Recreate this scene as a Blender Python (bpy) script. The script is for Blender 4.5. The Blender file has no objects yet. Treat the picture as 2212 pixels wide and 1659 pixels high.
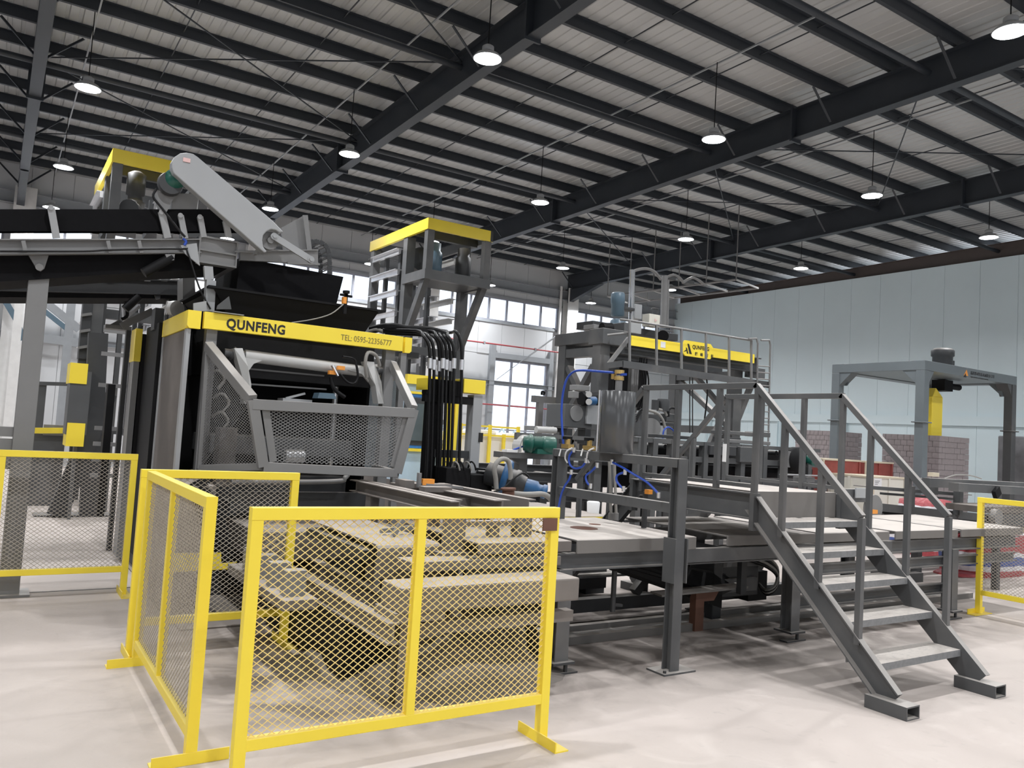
import bpy, math, random
from mathutils import Vector, Matrix
random.seed(7)
C = bpy.context.scene.collection
SC = bpy.context.scene
# ---------------------------------------------------------------- camera
EYE = Vector((0.0, 0.0, 1.6))
YAW, PITCH, ROLL, FPX = 0.574120, 0.061320, 0.0600866, 1728.26
_cy, _sy, _cp, _sp = math.cos(YAW), math.sin(YAW), math.cos(PITCH), math.sin(PITCH)
_f = Vector((_sy*_cp, _cy*_cp, _sp)); _r = Vector((_cy, -_sy, 0)); _u = _r.cross(_f)
_c, _s = math.cos(ROLL), math.sin(ROLL)
RIGHT = _c*_r + _s*_u; UP = -_s*_r + _c*_u; FWD = _f
cam = bpy.data.cameras.new('camera'); camo = bpy.data.objects.new('camera', cam); C.objects.link(camo)
cam.sensor_fit = 'HORIZONTAL'; cam.sensor_width = 36.0; cam.lens = 36.0*FPX/2212.0; cam.clip_end = 300; cam.clip_start = .05
camo.matrix_world = Matrix(((RIGHT.x, UP.x, -FWD.x, EYE.x), (RIGHT.y, UP.y, -FWD.y, EYE.y), (RIGHT.z, UP.z, -FWD.z, EYE.z), (0, 0, 0, 1)))
SC.camera = camo
# ---------------------------------------------------------------- daylight, exposure
w = bpy.data.worlds.new('world'); SC.world = w; w.use_nodes = True
bg = w.node_tree.nodes['Background']; bg.inputs[0].default_value = (.86, .92, 1.0, 1); bg.inputs[1].default_value = 1.7
SC.view_settings.view_transform = 'Standard'; SC.view_settings.look = 'None'
SC.view_settings.gamma = 1; SC.view_settings.use_curve_mapping = False
SC.view_settings.exposure = 0.22
LAMP_WATT = 90.0
# measuring helpers: a point of the photograph brought onto a known plane of the hall
def _ray(px, py): return FWD + RIGHT*((px-1106.0)/FPX) - UP*((py-829.5)/FPX)
def Y_(px, py, Y): d = _ray(px, py); return EYE + d*(Y/d.y)
def X_(px, py, X): d = _ray(px, py); return EYE + d*(X/d.x)
def Z_(px, py, z): d = _ray(px, py); return EYE + d*((z-1.6)/d.z)
# ---------------------------------------------------------------- materials
def mat(name, col, rough=.55, metal=0.0, dust=0.0, vary=.12, scale=6.0, bump=0.0, emit=None, dustcol=(.56, .52, .48), spec=.5, grime=0.0):
    m = bpy.data.materials.new(name); m.use_nodes = True; nt = m.node_tree; N = nt.nodes; L = nt.links
    b = N['Principled BSDF']; b.inputs['Roughness'].default_value = rough; b.inputs['Metallic'].default_value = metal
    b.inputs['Specular IOR Level'].default_value = spec
    tc = N.new('ShaderNodeTexCoord'); no = N.new('ShaderNodeTexNoise'); no.inputs['Scale'].default_value = scale; no.inputs['Detail'].default_value = 5
    L.new(tc.outputs['Object'], no.inputs['Vector'])
    mx = N.new('ShaderNodeMix'); mx.data_type = 'RGBA'
    mx.inputs[6].default_value = tuple(c*(1-vary) for c in col)+(1,); mx.inputs[7].default_value = tuple(min(1, c*(1+vary)) for c in col)+(1,)
    L.new(no.outputs[0], mx.inputs[0]); out = mx.outputs[2]
    if grime:
        n2 = N.new('ShaderNodeTexNoise'); n2.inputs['Scale'].default_value = scale*.35; n2.inputs['Detail'].default_value = 8
        L.new(tc.outputs['Object'], n2.inputs['Vector'])
        mr = N.new('ShaderNodeMapRange'); mr.inputs[1].default_value = .5; mr.inputs[2].default_value = .75; mr.inputs[4].default_value = grime
        L.new(n2.outputs[0], mr.inputs[0])
        g = N.new('ShaderNodeMix'); g.data_type = 'RGBA'; g.inputs[7].default_value = dustcol+(1,)
        L.new(mr.outputs[0], g.inputs[0]); L.new(out, g.inputs[6]); out = g.outputs[2]
    if dust:
        ge = N.new('ShaderNodeNewGeometry'); sp = N.new('ShaderNodeSeparateXYZ'); L.new(ge.outputs['Normal'], sp.inputs[0])
        mr = N.new('ShaderNodeMapRange'); mr.inputs[1].default_value = .35; mr.inputs[2].default_value = .9; mr.inputs[4].default_value = dust
        L.new(sp.outputs[2], mr.inputs[0])
        mu = N.new('ShaderNodeMath'); mu.operation = 'MULTIPLY'; L.new(mr.outputs[0], mu.inputs[0])
        m3 = N.new('ShaderNodeMapRange'); m3.inputs[1].default_value = .25; m3.inputs[2].default_value = .5; m3.inputs[3].default_value = .6; L.new(no.outputs[0], m3.inputs[0]); L.new(m3.outputs[0], mu.inputs[1])
        d = N.new('ShaderNodeMix'); d.data_type = 'RGBA'; d.inputs[7].default_value = dustcol+(1,)
        L.new(mu.outputs[0], d.inputs[0]); L.new(out, d.inputs[6]); out = d.outputs[2]
    L.new(out, b.inputs['Base Color'])
    if bump:
        bp = N.new('ShaderNodeBump'); bp.inputs['Strength'].default_value = bump; L.new(no.outputs[0], bp.inputs['Height']); L.new(bp.outputs[0], b.inputs['Normal'])
    if emit:
        b.inputs['Emission Color'].default_value = emit[:3]+(1,); b.inputs['Emission Strength'].default_value = emit[3]
    return m
M = {}
M['roofsteel'] = mat('roof steel', (.029, .035, .044), .5)
M['roofsheet'] = mat('roof sheet', (.45, .46, .46), .30, vary=.06, scale=1.5, spec=.9)
M['wall'] = mat('white cladding', (.58, .595, .61), .5, vary=.03, scale=.6)
M['wallpale'] = mat('pale blue cladding', (.74, .86, .90), .36, vary=.05, scale=.8, bump=.05, spec=.6)
M['girt'] = mat('grey girt', (.30, .32, .34), .5)
M['brown'] = mat('brown beam', (.11, .09, .083), .6)
M['white'] = mat('white paint', (.75, .75, .74), .5)
M['frame'] = mat('window frame', (.32, .33, .38), .4)
M['red'] = mat('red pipe', (.36, .06, .07), .45)
M['yellow'] = mat('yellow paint', (1.0, .76, .06), .42, vary=.05, scale=3, dust=.35, dustcol=(.75, .66, .45))
M['yellowmesh'] = mat('yellow mesh wire', (.85, .66, .25), .5, vary=.1)
M['greymesh'] = mat('dusty mesh wire', (.42, .38, .32), .6, vary=.15)
M['steelmesh'] = mat('grey mesh wire', (.20, .20, .20), .5)
M['steel'] = mat('grey machine paint', (.088, .091, .094), .45, vary=.14, scale=4, dust=.8, grime=.15)
M['steeldark'] = mat('charcoal machine paint', (.042, .044, .047), .5, vary=.2, scale=4, dust=.45)
M['steelmid'] = mat('mid grey paint', (.21, .21, .21), .42, vary=.1, scale=3, dust=.6)
M['steellight'] = mat('light grey paint', (.36, .37, .38), .4, vary=.08, scale=2.5, dust=.2)
M['dusty'] = mat('dusty steel plate', (.155, .14, .13), .7, vary=.15, scale=4, dust=.85, dustcol=(.46, .41, .37), grime=.25)
M['plate'] = mat('dusty deck plate', (.19, .18, .17), .75, vary=.12, scale=2.5, dust=1.0, dustcol=(.58, .53, .485))
M['blackrub'] = mat('black rubber', (.006, .006, .007), .85, vary=.3, scale=20, spec=.15)
M['blackmat'] = mat('black steel', (.008, .008, .009), .6, vary=.2, spec=.2)
M['hose'] = mat('black hose', (.007, .007, .008), .4, spec=.3)
M['greyhose'] = mat('grey hose', (.30, .29, .27), .5)
M['blue'] = mat('blue hose', (.02, .07, .42), .35)
M['bluepaint'] = mat('blue motor paint', (.03, .12, .28), .4, dust=.3)
M['bluegrey'] = mat('blue grey motor paint', (.10, .16, .21), .4, dust=.3)
M['green'] = mat('green motor paint', (.01, .10, .075), .35, dust=.25)
M['chrome'] = mat('polished steel', (.75, .75, .76), .2, metal=1)
M['bright'] = mat('bright fitting', (.8, .8, .82), .3, metal=.8)
M['silver'] = mat('worn light steel', (.50, .50, .49), .4, vary=.12, dust=.4)
M['tank'] = mat('tank paint', (.07, .073, .077), .22, vary=.08, spec=.7)
M['brass'] = mat('brass', (.6, .42, .16), .35, metal=.7)
M['orange'] = mat('orange sensor', (.85, .33, .05), .4)
M['black'] = mat('black print', (.015, .014, .014), .5, vary=0)
M['grey print'] = mat('grey print', (.22, .17, .05), .5, vary=0)
M['paper'] = mat('white label', (.8, .8, .8), .6, vary=.02)
M['pink'] = mat('pale red label', (.75, .5, .48), .6, vary=.1, scale=60)
M['galv'] = mat('galvanised tread', (.20, .205, .21), .5, vary=.3, scale=40, dust=1.0, dustcol=(.58, .535, .49), bump=.3)
M['brickgrey'] = mat('concrete brick', (.30, .265, .27), .85, vary=.25, scale=8, bump=.3)
M['film'] = mat('stretch film', (.20, .20, .21), .22, vary=.35, scale=5, bump=.4)
M['redcrate'] = mat('red crate board', (.26, .055, .045), .6, vary=.35, scale=9)
M['wood'] = mat('pale wood', (.62, .55, .42), .6, vary=.1)
M['creambox'] = mat('cream box', (.72, .70, .62), .5, vary=.05)
M['rust'] = mat('rusty steel', (.16, .075, .05), .7, vary=.3)
M['spill'] = mat('spilled concrete', (.085, .07, .06), .95, vary=.4, scale=14, bump=.8, dust=.25)
M['paleblue'] = mat('pale blue cab panel', (.52, .68, .80), .35)
M['stickers'] = mat('blue sticker', (.05, .22, .60), .4, vary=.4, scale=25)
M['bag'] = mat('white woven bag', (.80, .79, .76), .7, vary=.05, bump=.3)
M['lampglow'] = mat('lamp glow', (1, 1, 1), .5, vary=0, emit=(.93, .97, 1.0, 14.0))
M['tarpred'] = mat('tarp red', (.42, .06, .07), .5, bump=.3); M['tarpblue'] = mat('tarp blue', (.06, .11, .34), .5, bump=.3); M['tarpwhite'] = mat('tarp white', (.75, .75, .78), .5, bump=.3)
def glass():
    m = bpy.data.materials.new('window glass'); m.use_nodes = True; nt = m.node_tree; N = nt.nodes; L = nt.links
    N.remove(N['Principled BSDF']); t = N.new('ShaderNodeBsdfTransparent'); t.inputs[0].default_value = (.95, .97, 1, 1)
    g = N.new('ShaderNodeBsdfGlossy'); g.inputs[1].default_value = .05; x = N.new('ShaderNodeMixShader'); f = N.new('ShaderNodeFresnel'); f.inputs[0].default_value = 1.45
    L.new(f.outputs[0], x.inputs[0]); L.new(t.outputs[0], x.inputs[1]); L.new(g.outputs[0], x.inputs[2]); L.new(x.outputs[0], N['Material Output'].inputs[0]); return m
M['glass'] = glass()
M['darkglass'] = mat('dark cab glass', (.10, .13, .14), .08, vary=.05, spec=.8)
def concrete():
    m = bpy.data.materials.new('dusty concrete floor'); m.use_nodes = True; nt = m.node_tree; N = nt.nodes; L = nt.links; b = N['Principled BSDF']
    tc = N.new('ShaderNodeTexCoord')
    def noise(s, d, lo, hi, a, c, dist=0.0):
        n = N.new('ShaderNodeTexNoise'); n.inputs['Scale'].default_value = s; n.inputs['Detail'].default_value = d; n.inputs['Distortion'].default_value = dist
        L.new(tc.outputs['Object'], n.inputs['Vector']); r = N.new('ShaderNodeMapRange'); r.inputs[1].default_value = lo; r.inputs[2].default_value = hi; r.inputs[3].default_value = a; r.inputs[4].default_value = c
        L.new(n.outputs[0], r.inputs[0]); return r.outputs[0]
    def mix(f, a, col):
        x = N.new('ShaderNodeMix'); x.data_type = 'RGBA'; L.new(f, x.inputs[0]); L.new(a, x.inputs[6]); x.inputs[7].default_value = col+(1,); return x.outputs[2]
    base = N.new('ShaderNodeRGB'); base.outputs[0].default_value = (.55, .488, .45, 1)
    o = mix(noise(.35, 6, .40, .75, 0, .75), base.outputs[0], (.43, .39, .36))
    o = mix(noise(2.2, 9, .56, .72, 0, .45, 1.2), o, (.62, .56, .52))
    o = mix(noise(9, 8, .60, .76, 0, .5, .6), o, (.44, .40, .37))
    # darker band of floor under the feeder and transfer table, broken up by noise
    sp = N.new('ShaderNodeSeparateXYZ'); L.new(tc.outputs['Object'], sp.inputs[0])
    def band(v, c, half, soft):
        s = N.new('ShaderNodeMath'); s.operation = 'SUBTRACT'; L.new(v, s.inputs[0]); s.inputs[1].default_value = c
        a = N.new('ShaderNodeMath'); a.operation = 'ABSOLUTE'; L.new(s.outputs[0], a.inputs[0])
        r = N.new('ShaderNodeMapRange'); r.inputs[1].default_value = half; r.inputs[2].default_value = half+soft; r.inputs[3].default_value = 1; r.inputs[4].default_value = 0; L.new(a.outputs[0], r.inputs[0]); return r.outputs[0]
    mu = N.new('ShaderNodeMath'); mu.operation = 'MULTIPLY'; L.new(band(sp.outputs[0], 4.8, 3.2, 1.2), mu.inputs[0]); L.new(band(sp.outputs[1], 5.2, .8, .8), mu.inputs[1])
    mu2 = N.new('ShaderNodeMath'); mu2.operation = 'MULTIPLY'; L.new(mu.outputs[0], mu2.inputs[0]); L.new(noise(2.5, 8, .38, .62, .15, .95, .8), mu2.inputs[1])
    o = mix(mu2.outputs[0], o, (.13, .112, .10))
    L.new(o, b.inputs['Base Color']); b.inputs['Roughness'].default_value = .8; b.inputs['Specular IOR Level'].default_value = .25
    n = N.new('ShaderNodeTexNoise'); n.inputs['Scale'].default_value = 30; n.inputs['Detail'].default_value = 8; L.new(tc.outputs['Object'], n.inputs['Vector'])
    bp = N.new('ShaderNodeBump'); bp.inputs['Strength'].default_value = .12; bp.inputs['Distance'].default_value = .02; L.new(n.outputs[0], bp.inputs['Height']); L.new(bp.outputs[0], b.inputs['Normal'])
    return m
M['floor'] = concrete()
# ---------------------------------------------------------------- mesh builder
LOC = {}
class MB:
    def __init__(s): s.v = []; s.f = []; s.sm = []
    def add(s, vs, fs, smooth=False):
        o = len(s.v); s.v += [Vector(v) for v in vs]
        for f in fs: s.f.append(tuple(i+o for i in f)); s.sm.append(smooth)
        return s
    def box(s, x0, x1, y0, y1, z0, z1):
        e = [random.uniform(0, .0008) for _ in range(6)]; x0 -= e[0]; x1 += e[1]; y0 -= e[2]; y1 += e[3]; z1 += e[5]   # no two faces quite coplanar
        if z0 > .001: z0 -= e[4]
        return s.add([(x, y, z) for x in (x0, x1) for y in (y0, y1) for z in (z0, z1)], [(0, 1, 3, 2), (4, 6, 7, 5), (0, 4, 5, 1), (2, 3, 7, 6), (0, 2, 6, 4), (1, 5, 7, 3)])
    def ext(s, p, q, prof, up=(0, 0, 1), smooth=False):
        p = Vector(p); q = Vector(q); d = (q-p).normalized(); up = Vector(up)
        if abs(d.dot(up.normalized())) > .98: up = Vector((0, 1, 0)) if abs(d.y) < .9 else Vector((1, 0, 0))
        a = d.cross(up).normalized(); b = a.cross(d); n = len(prof)
        vs = [p+a*x+b*y for x, y in prof]+[q+a*x+b*y for x, y in prof]
        fs = [(i, i+n, (i+1) % n+n, (i+1) % n) for i in range(n)]
        s.add(vs, fs, smooth); return s.add(vs, [tuple(range(n)), tuple(range(2*n-1, n-1, -1))])
    def bar(s, p, q, w=.05, h=.05, up=(0, 0, 1)):
        return s.ext(p, q, [(-w/2, -h/2), (w/2, -h/2), (w/2, h/2), (-w/2, h/2)], up)
    def ibeam(s, p, q, w=.1, h=.1, t=.012, up=(0, 0, 1)):
        return s.ext(p, q, [(-w/2, -h/2), (w/2, -h/2), (w/2, -h/2+t), (t/2, -h/2+t), (t/2, h/2-t), (w/2, h/2-t), (w/2, h/2), (-w/2, h/2), (-w/2, h/2-t), (-t/2, h/2-t), (-t/2, -h/2+t), (-w/2, -h/2+t)], up)
    def chan(s, p, q, w=.06, h=.15, t=.01, up=(0, 0, 1), flip=1):
        f = flip
        return s.ext(p, q, [(-f*w/2, -h/2), (f*w/2, -h/2), (f*w/2, -h/2+t), (f*(-w/2+t), -h/2+t), (f*(-w/2+t), h/2-t), (f*w/2, h/2-t), (f*w/2, h/2), (-f*w/2, h/2)], up)
    def angle(s, p, q, w=.06, h=.06, t=.008, up=(0, 0, 1), flip=1):
        f = flip
        return s.ext(p, q, [(0, 0), (f*w, 0), (f*w, t), (f*t, t), (f*t, h), (0, h)], up)
    def cyl(s, p, q, r, n=16, r2=None):
        p = Vector(p); q = Vector(q); d = (q-p).normalized(); u = Vector((0, 0, 1)) if abs(d.z) < .9 else Vector((1, 0, 0)); a = d.cross(u).normalized(); b = a.cross(d); r2 = r if r2 is None else r2
        c = [(math.cos(2*math.pi*i/n), math.sin(2*math.pi*i/n)) for i in range(n)]
        vs = [p+(a*x+b*y)*r for x, y in c]+[q+(a*x+b*y)*r2 for x, y in c]
        s.add(vs, [(i, i+n, (i+1) % n+n, (i+1) % n) for i in range(n)], True)
        return s.add(vs, [tuple(range(n)), tuple(range(2*n-1, n-1, -1))])
    def lathe(s, prof, c, axis=(0, 0, 1), n=20):
        c = Vector(c); d = Vector(axis).normalized(); u = Vector((0, 0, 1)) if abs(d.z) < .9 else Vector((1, 0, 0)); a = d.cross(u).normalized(); b = a.cross(d)
        vs = []
        for r, h in prof:
            for i in range(n): t = 2*math.pi*i/n; vs.append(c+d*h+(a*math.cos(t)+b*math.sin(t))*r)
        k = len(prof); fs = [(j*n+i, (j+1)*n+i, (j+1)*n+(i+1) % n, j*n+(i+1) % n) for j in range(k-1) for i in range(n)]
        s.add(vs, fs, True); return s.add(vs, [tuple(range(n)), tuple(range(k*n-1, (k-1)*n-1, -1))])
    def tube(s, pts, r, n=8, smoothpts=4):
        P = [Vector(p) for p in pts]
        if smoothpts and len(P) > 2:
            Q = []
            for i in range(len(P)-1):
                p0 = P[max(i-1, 0)]; p1 = P[i]; p2 = P[i+1]; p3 = P[min(i+2, len(P)-1)]
                for k in range(smoothpts):
                    t = k/smoothpts; Q.append(.5*((2*p1)+(p2-p0)*t+(2*p0-5*p1+4*p2-p3)*t*t+(3*p1-p0-3*p2+p3)*t**3))
            Q.append(P[-1]); P = Q
        vs = []; a = None
        for i, p in enumerate(P):
            d = (P[min(i+1, len(P)-1)]-P[max(i-1, 0)]).normalized()
            if a is None:
                u = Vector((0, 0, 1)) if abs(d.z) < .9 else Vector((1, 0, 0)); a = d.cross(u).normalized()
            a = (a-d*a.dot(d)).normalized(); b = a.cross(d)
            for j in range(n): t = 2*math.pi*j/n; vs.append(p+(a*math.cos(t)+b*math.sin(t))*r)
        k = len(P); s.add(vs, [(j*n+i, (j+1)*n+i, (j+1)*n+(i+1) % n, j*n+(i+1) % n) for j in range(k-1) for i in range(n)], True)
        return s.add(vs, [tuple(range(n)), tuple(range(k*n-1, (k-1)*n-1, -1))])
    def prism(s, poly, vec):
        """closed 3-D polygon pushed along vec"""
        n = len(poly); P = [Vector(p) for p in poly]; v = Vector(vec)
        return s.add(P+[p+v for p in P], [tuple(range(n-1, -1, -1)), tuple(range(n, 2*n))]+[(i, (i+1) % n, (i+1) % n+n, i+n) for i in range(n)])
    def loft(s, a, b):
        n = len(a); return s.add(list(a)+list(b), [tuple(range(n-1, -1, -1)), tuple(range(n, 2*n))]+[(i, (i+1) % n, (i+1) % n+n, i+n) for i in range(n)])
    def mesh(s, poly, pu, pv, w=.004, d=.003, uvec=None):
        """expanded metal filling a flat convex polygon: two families of slanted strands"""
        P = [Vector(p) for p in poly]; o = P[0]; nrm = (P[1]-o).cross(P[2]-o).normalized()
        U = Vector(uvec).normalized() if uvec else (P[1]-o).normalized(); U = (U-nrm*U.dot(nrm)).normalized(); V = nrm.cross(U)
        Q = [((p-o).dot(U), (p-o).dot(V)) for p in P]
        for sgn in (1, -1):
            dx, dy = pu, sgn*pv; l = math.hypot(dx, dy); dx /= l; dy /= l; nx, ny = -dy, dx
            step = 2*pu*pv/l/1.0*.5*2/2
            ks = [q[0]*nx+q[1]*ny for q in Q]; k = math.floor(min(ks)/step)*step
            while k < max(ks):
                ts = []
                for i in range(len(Q)):
                    a, b = Q[i], Q[(i+1) % len(Q)]; da = a[0]*nx+a[1]*ny-k; db = b[0]*nx+b[1]*ny-k
                    if (da < 0) != (db < 0):
                        f = da/(da-db); x = a[0]+(b[0]-a[0])*f; y = a[1]+(b[1]-a[1])*f; ts.append(x*dx+y*dy)
                if len(ts) == 2 and abs(ts[0]-ts[1]) > .01:
                    p = o+U*(nx*k+dx*ts[0])+V*(ny*k+dy*ts[0]); q = o+U*(nx*k+dx*ts[1])+V*(ny*k+dy*ts[1]); off = nrm*(d*.5*sgn)
                    s.bar(p+off, q+off, w, d, nrm)
                k += step
        return s
    def obj(s, name, m, parent=None, bevel=0):
        me = bpy.data.meshes.new(name); off = LOC.get(parent.name, Vector()) if parent else Vector()
        if parent and parent.parent: off = LOC[parent.name]
        me.from_pydata([v-off for v in s.v], [], s.f); me.materials.append(M[m] if isinstance(m, str) else m)
        me.polygons.foreach_set('use_smooth', s.sm); me.update()
        o = bpy.data.objects.new(name, me); C.objects.link(o)
        if parent: o.parent = parent; LOC[o.name] = off.copy()
        else: LOC[o.name] = Vector()
        if bevel:
            b = o.modifiers.new('bevel', 'BEVEL'); b.width = bevel; b.segments = 2; b.limit_method = 'ANGLE'
        return o
def B(): return MB()
def thing(name, label, cat, loc=(0, 0, 0), group=None):
    o = bpy.data.objects.new(name, None); C.objects.link(o); o.empty_display_size = .1; o.location = loc; LOC[o.name] = Vector(loc)
    return tag(o, label, cat, group)
def tag(o, label, cat, group=None):
    o['label'] = label; o['category'] = cat
    if group: o['group'] = group
    return o
def recentre(o):
    """put a one-mesh thing's origin at its base"""
    me = o.data; v = [x.co.copy() for x in me.vertices]; c = Vector(((min(p.x for p in v)+max(p.x for p in v))/2, (min(p.y for p in v)+max(p.y for p in v))/2, min(p.z for p in v)))
    me.transform(Matrix.Translation(-c)); o.location = c; LOC[o.name] = c.copy(); return o
def struct(o): o['kind'] = 'structure'; return o
def plab(o, label): o['label'] = label; return o
def copy_tree(o, delta, label=None):
    r = o.copy(); C.objects.link(r); r.location = o.location+Vector(delta)
    if label: r['label'] = label
    LOC[r.name] = LOC[o.name]+Vector(delta)
    for ch in [c for c in bpy.data.objects if c.parent == o]:
        c = ch.copy(); C.objects.link(c); c.parent = r
        for g in [x for x in bpy.data.objects if x.parent == ch]:
            d = g.copy(); C.objects.link(d); d.parent = c
    return r
def text(body, loc, size, m, parent, name='lettering', rot=(math.pi/2, 0, 0), ext=.0015, bold=0.0, align='LEFT', sx=1.0):
    cu = bpy.data.curves.new(name, 'FONT'); cu.body = body; cu.size = size; cu.extrude = ext; cu.offset = bold; cu.align_x = align; cu.space_character = 1.10 if bold > .003 else 1.0; cu.resolution_u = 3
    o = bpy.data.objects.new(name, cu); C.objects.link(o); cu.materials.append(M[m]); o.parent = parent
    o.location = Vector(loc)-LOC[parent.name]; o.rotation_euler = rot; o.scale = (sx, 1, 1); LOC[o.name] = Vector(loc); return o
V = Vector
# ---------------------------------------------------------------- the hall
X0, X1, YB, YF = -14.0, 24.0, -12.0, 24.7
def zb(y): return 7.53-.0134*y          # underside of the rafters
def TH(name, label, cat, pts, group=None):
    """thing whose base sits under the mean of a few points"""
    c = sum((Vector(p) for p in pts), Vector())/len(pts); return thing(name, label, cat, (c.x, c.y, 0), group)
fl = struct(B().box(X0-.2, 30, YB-.2, 26.5, -.2, 0).obj('floor', 'floor'))
g_ = B().box(-8, 1.35, 7.98, 8.0, 0, .004).obj('expansion_joint', 'steeldark', fl)
# walls ----------------------------------------------------------
COLS = [-11.8, -5.8, .2, 6.2, 12.2, 18.2, 24.2]
ZW0, ZW1, ZTOP = 5.65, 6.5, 8.4
DX0, DX1, DZ = 15.15, 17.5, 4.26
wf = B()
wf.box(X0, DX0, YF+.03, YF+.15, 0, ZW0).box(DX1, 26.2, YF+.03, YF+.15, 0, ZW0).box(DX0, DX1, YF+.03, YF+.15, DZ, ZW0)
wf.box(X0, 26.2, YF+.03, YF+.15, ZW1, ZTOP)
for c in COLS: wf.box(c-.32, c+.32, YF+.03, YF+.15, ZW0, ZW1)
wall_far = struct(wf.obj('wall_far', 'wall'))
x = -13.6
while x < 26:
    x2 = min(x+1.0, 26.1)
    if not (x2 > DX0-.1 and x < DX1+.1):
        B().box(x+.006, x2-.006, YF, YF+.03, .12, 4.40).obj('wall_panel', 'wall', wall_far)
    B().box(x+.006, x2-.006, YF, YF+.03, 4.42, ZW0-.06).obj('wall_panel', 'wall', wall_far)
    B().box(x+.006, x2-.006, YF, YF+.03, ZW1+.06, 7.9).obj('wall_panel', 'wall', wall_far)
    x = x2
B().box(X0, 26, YF-.05, YF+.04, ZW0-.09, ZW0-.01).box(X0, 26, YF-.05, YF+.04, ZW1+.01, ZW1+.08).obj('window_ledge', 'girt', wall_far)
B().chan((X0, YF-.12, 6.98), (26, YF-.12, 6.98), .12, .34, .02).obj('eave_beam', 'girt', wall_far)
for z in (3.38,): B().chan((X0, YF-.1, z), (DX0-.06 if z < 3.2 else 18.1, YF-.1, z), .1, .16, .012).obj('wall_girt', 'girt', wall_far)
for c in COLS: B().ibeam((c+.1, YF-.22, 0), (c+.1, YF-.22, 7.25), .50, .34, .02, up=(0, 1, 0)).obj('wall_column', 'white', wall_far)
for c in (12.2, 18.2):
    B().bar((c-3.0, YF-.16, 3.5), (c-.2, YF-.16, 5.6), .02, .02).obj('wall_brace', 'girt', wall_far)
B().tube([(17.86, YF-.16, 0), (17.86, YF-.16, 7.3)], .055, 10, 0).obj('downpipe', 'white', wall_far)
# windows
wn = 0
for i in range(len(COLS)-1):
    wn += 1; a, b = COLS[i]+.32, COLS[i+1]-.32
    n = 7; f = B().box(a, b, YF+.02, YF+.10, ZW0, ZW0+.045).box(a, b, YF+.02, YF+.10, ZW1-.045, ZW1)
    for k in range(n+1):
        xx = a+(b-a)*k/n; f.box(xx-.03, xx+.03, YF+.02, YF+.10, ZW0, ZW1)
    win = struct(f.obj('window_%d' % wn, 'frame'))
    for k in range(n): B().box(a+(b-a)*k/n+.03, a+(b-a)*(k+1)/n-.03, YF+.055, YF+.063, ZW0+.045, ZW1-.045).obj('pane', 'glass', win)
f = B(); zs = [0, .85, 1.70, 2.52, 3.36, DZ]; xs = [DX0+(DX1-DX0)*k/3 for k in range(4)]
for xx in xs: f.box(xx-.028, xx+.028, YF, YF+.1, 0, DZ)
for z in (0.03, 1.70, 2.6, DZ-.03): f.box(DX0, DX1, YF, YF+.1, z-.028, z+.028)
dr = struct(f.obj('door_1', 'frame'))
for k in range(3):
    for z0, z1 in ((.058, 1.672), (1.728, 2.572), (2.628, DZ-.058)): B().box(xs[k]+.028, xs[k+1]-.028, YF+.045, YF+.053, z0, z1).obj('pane', 'glass', dr)
B().box(DX0-.24, DX0-.03, YF-.14, YF+.02, 0, 4.75).box(DX1+.03, DX1+.2, YF-.14, YF+.02, 0, 4.75).box(DX0-.24, DX1+.2, YF-.14, YF+.02, DZ+.03, DZ+.22).obj('door_casing', 'girt', dr)
# other walls (mostly behind the camera)
def side_wall(name, along, at, a, b, wins):
    m = B(); o = .15
    def bx(u0, u1, z0, z1):
        return m.box(at-o if along == 'y' else u0, at if along == 'y' else u1, u0 if along == 'y' else at-o, u1 if along == 'y' else at, z0, z1)
    cur = a
    for u0, u1, z0, z1 in wins:
        bx(cur, u0, 0, ZTOP); bx(u0, u1, 0, z0); bx(u0, u1, z1, ZTOP); cur = u1
    bx(cur, b, 0, ZTOP); return struct(m.obj(name, 'wall'))
side_wall('wall_left', 'y', X0, YB, YF+.2, [(-9, -3, 5.3, 6.8), (-2, 4, 5.3, 6.8), (5, 11, 5.3, 6.8), (12, 18, 5.3, 6.8)])
side_wall('wall_back', 'x', YB, X0, 26, [(-9, -4, 0.01, 5.0), (0, 5, 5.3, 6.8), (7, 12, .01, 5.0), (14, 20, 5.3, 6.8)])
# blue partition
wr = struct(B().box(X1+.03, X1+.12, YB, 25.0, 0, 7.5).obj('wall_right', 'wallpale'))
y = YB
while y < 24.9:
    B().box(X1, X1+.03, y+.004, min(y+1.05, 25)-.004, .02, 7.49).obj('wall_panel', 'wallpale', wr); y += 1.05
B().chan((X1-.06, YB, 2.75), (X1-.06, 25, 2.75), .1, .28, .014).obj('wall_girt', 'wallpale', wr)
for y in (4.4, 10.4, 16.4, 19.0, 22.4): B().ibeam((X1-.08, y, 0), (X1-.08, y, 2.6), .14, .14, .012).obj('girt_post', 'wallpale', wr)
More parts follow.
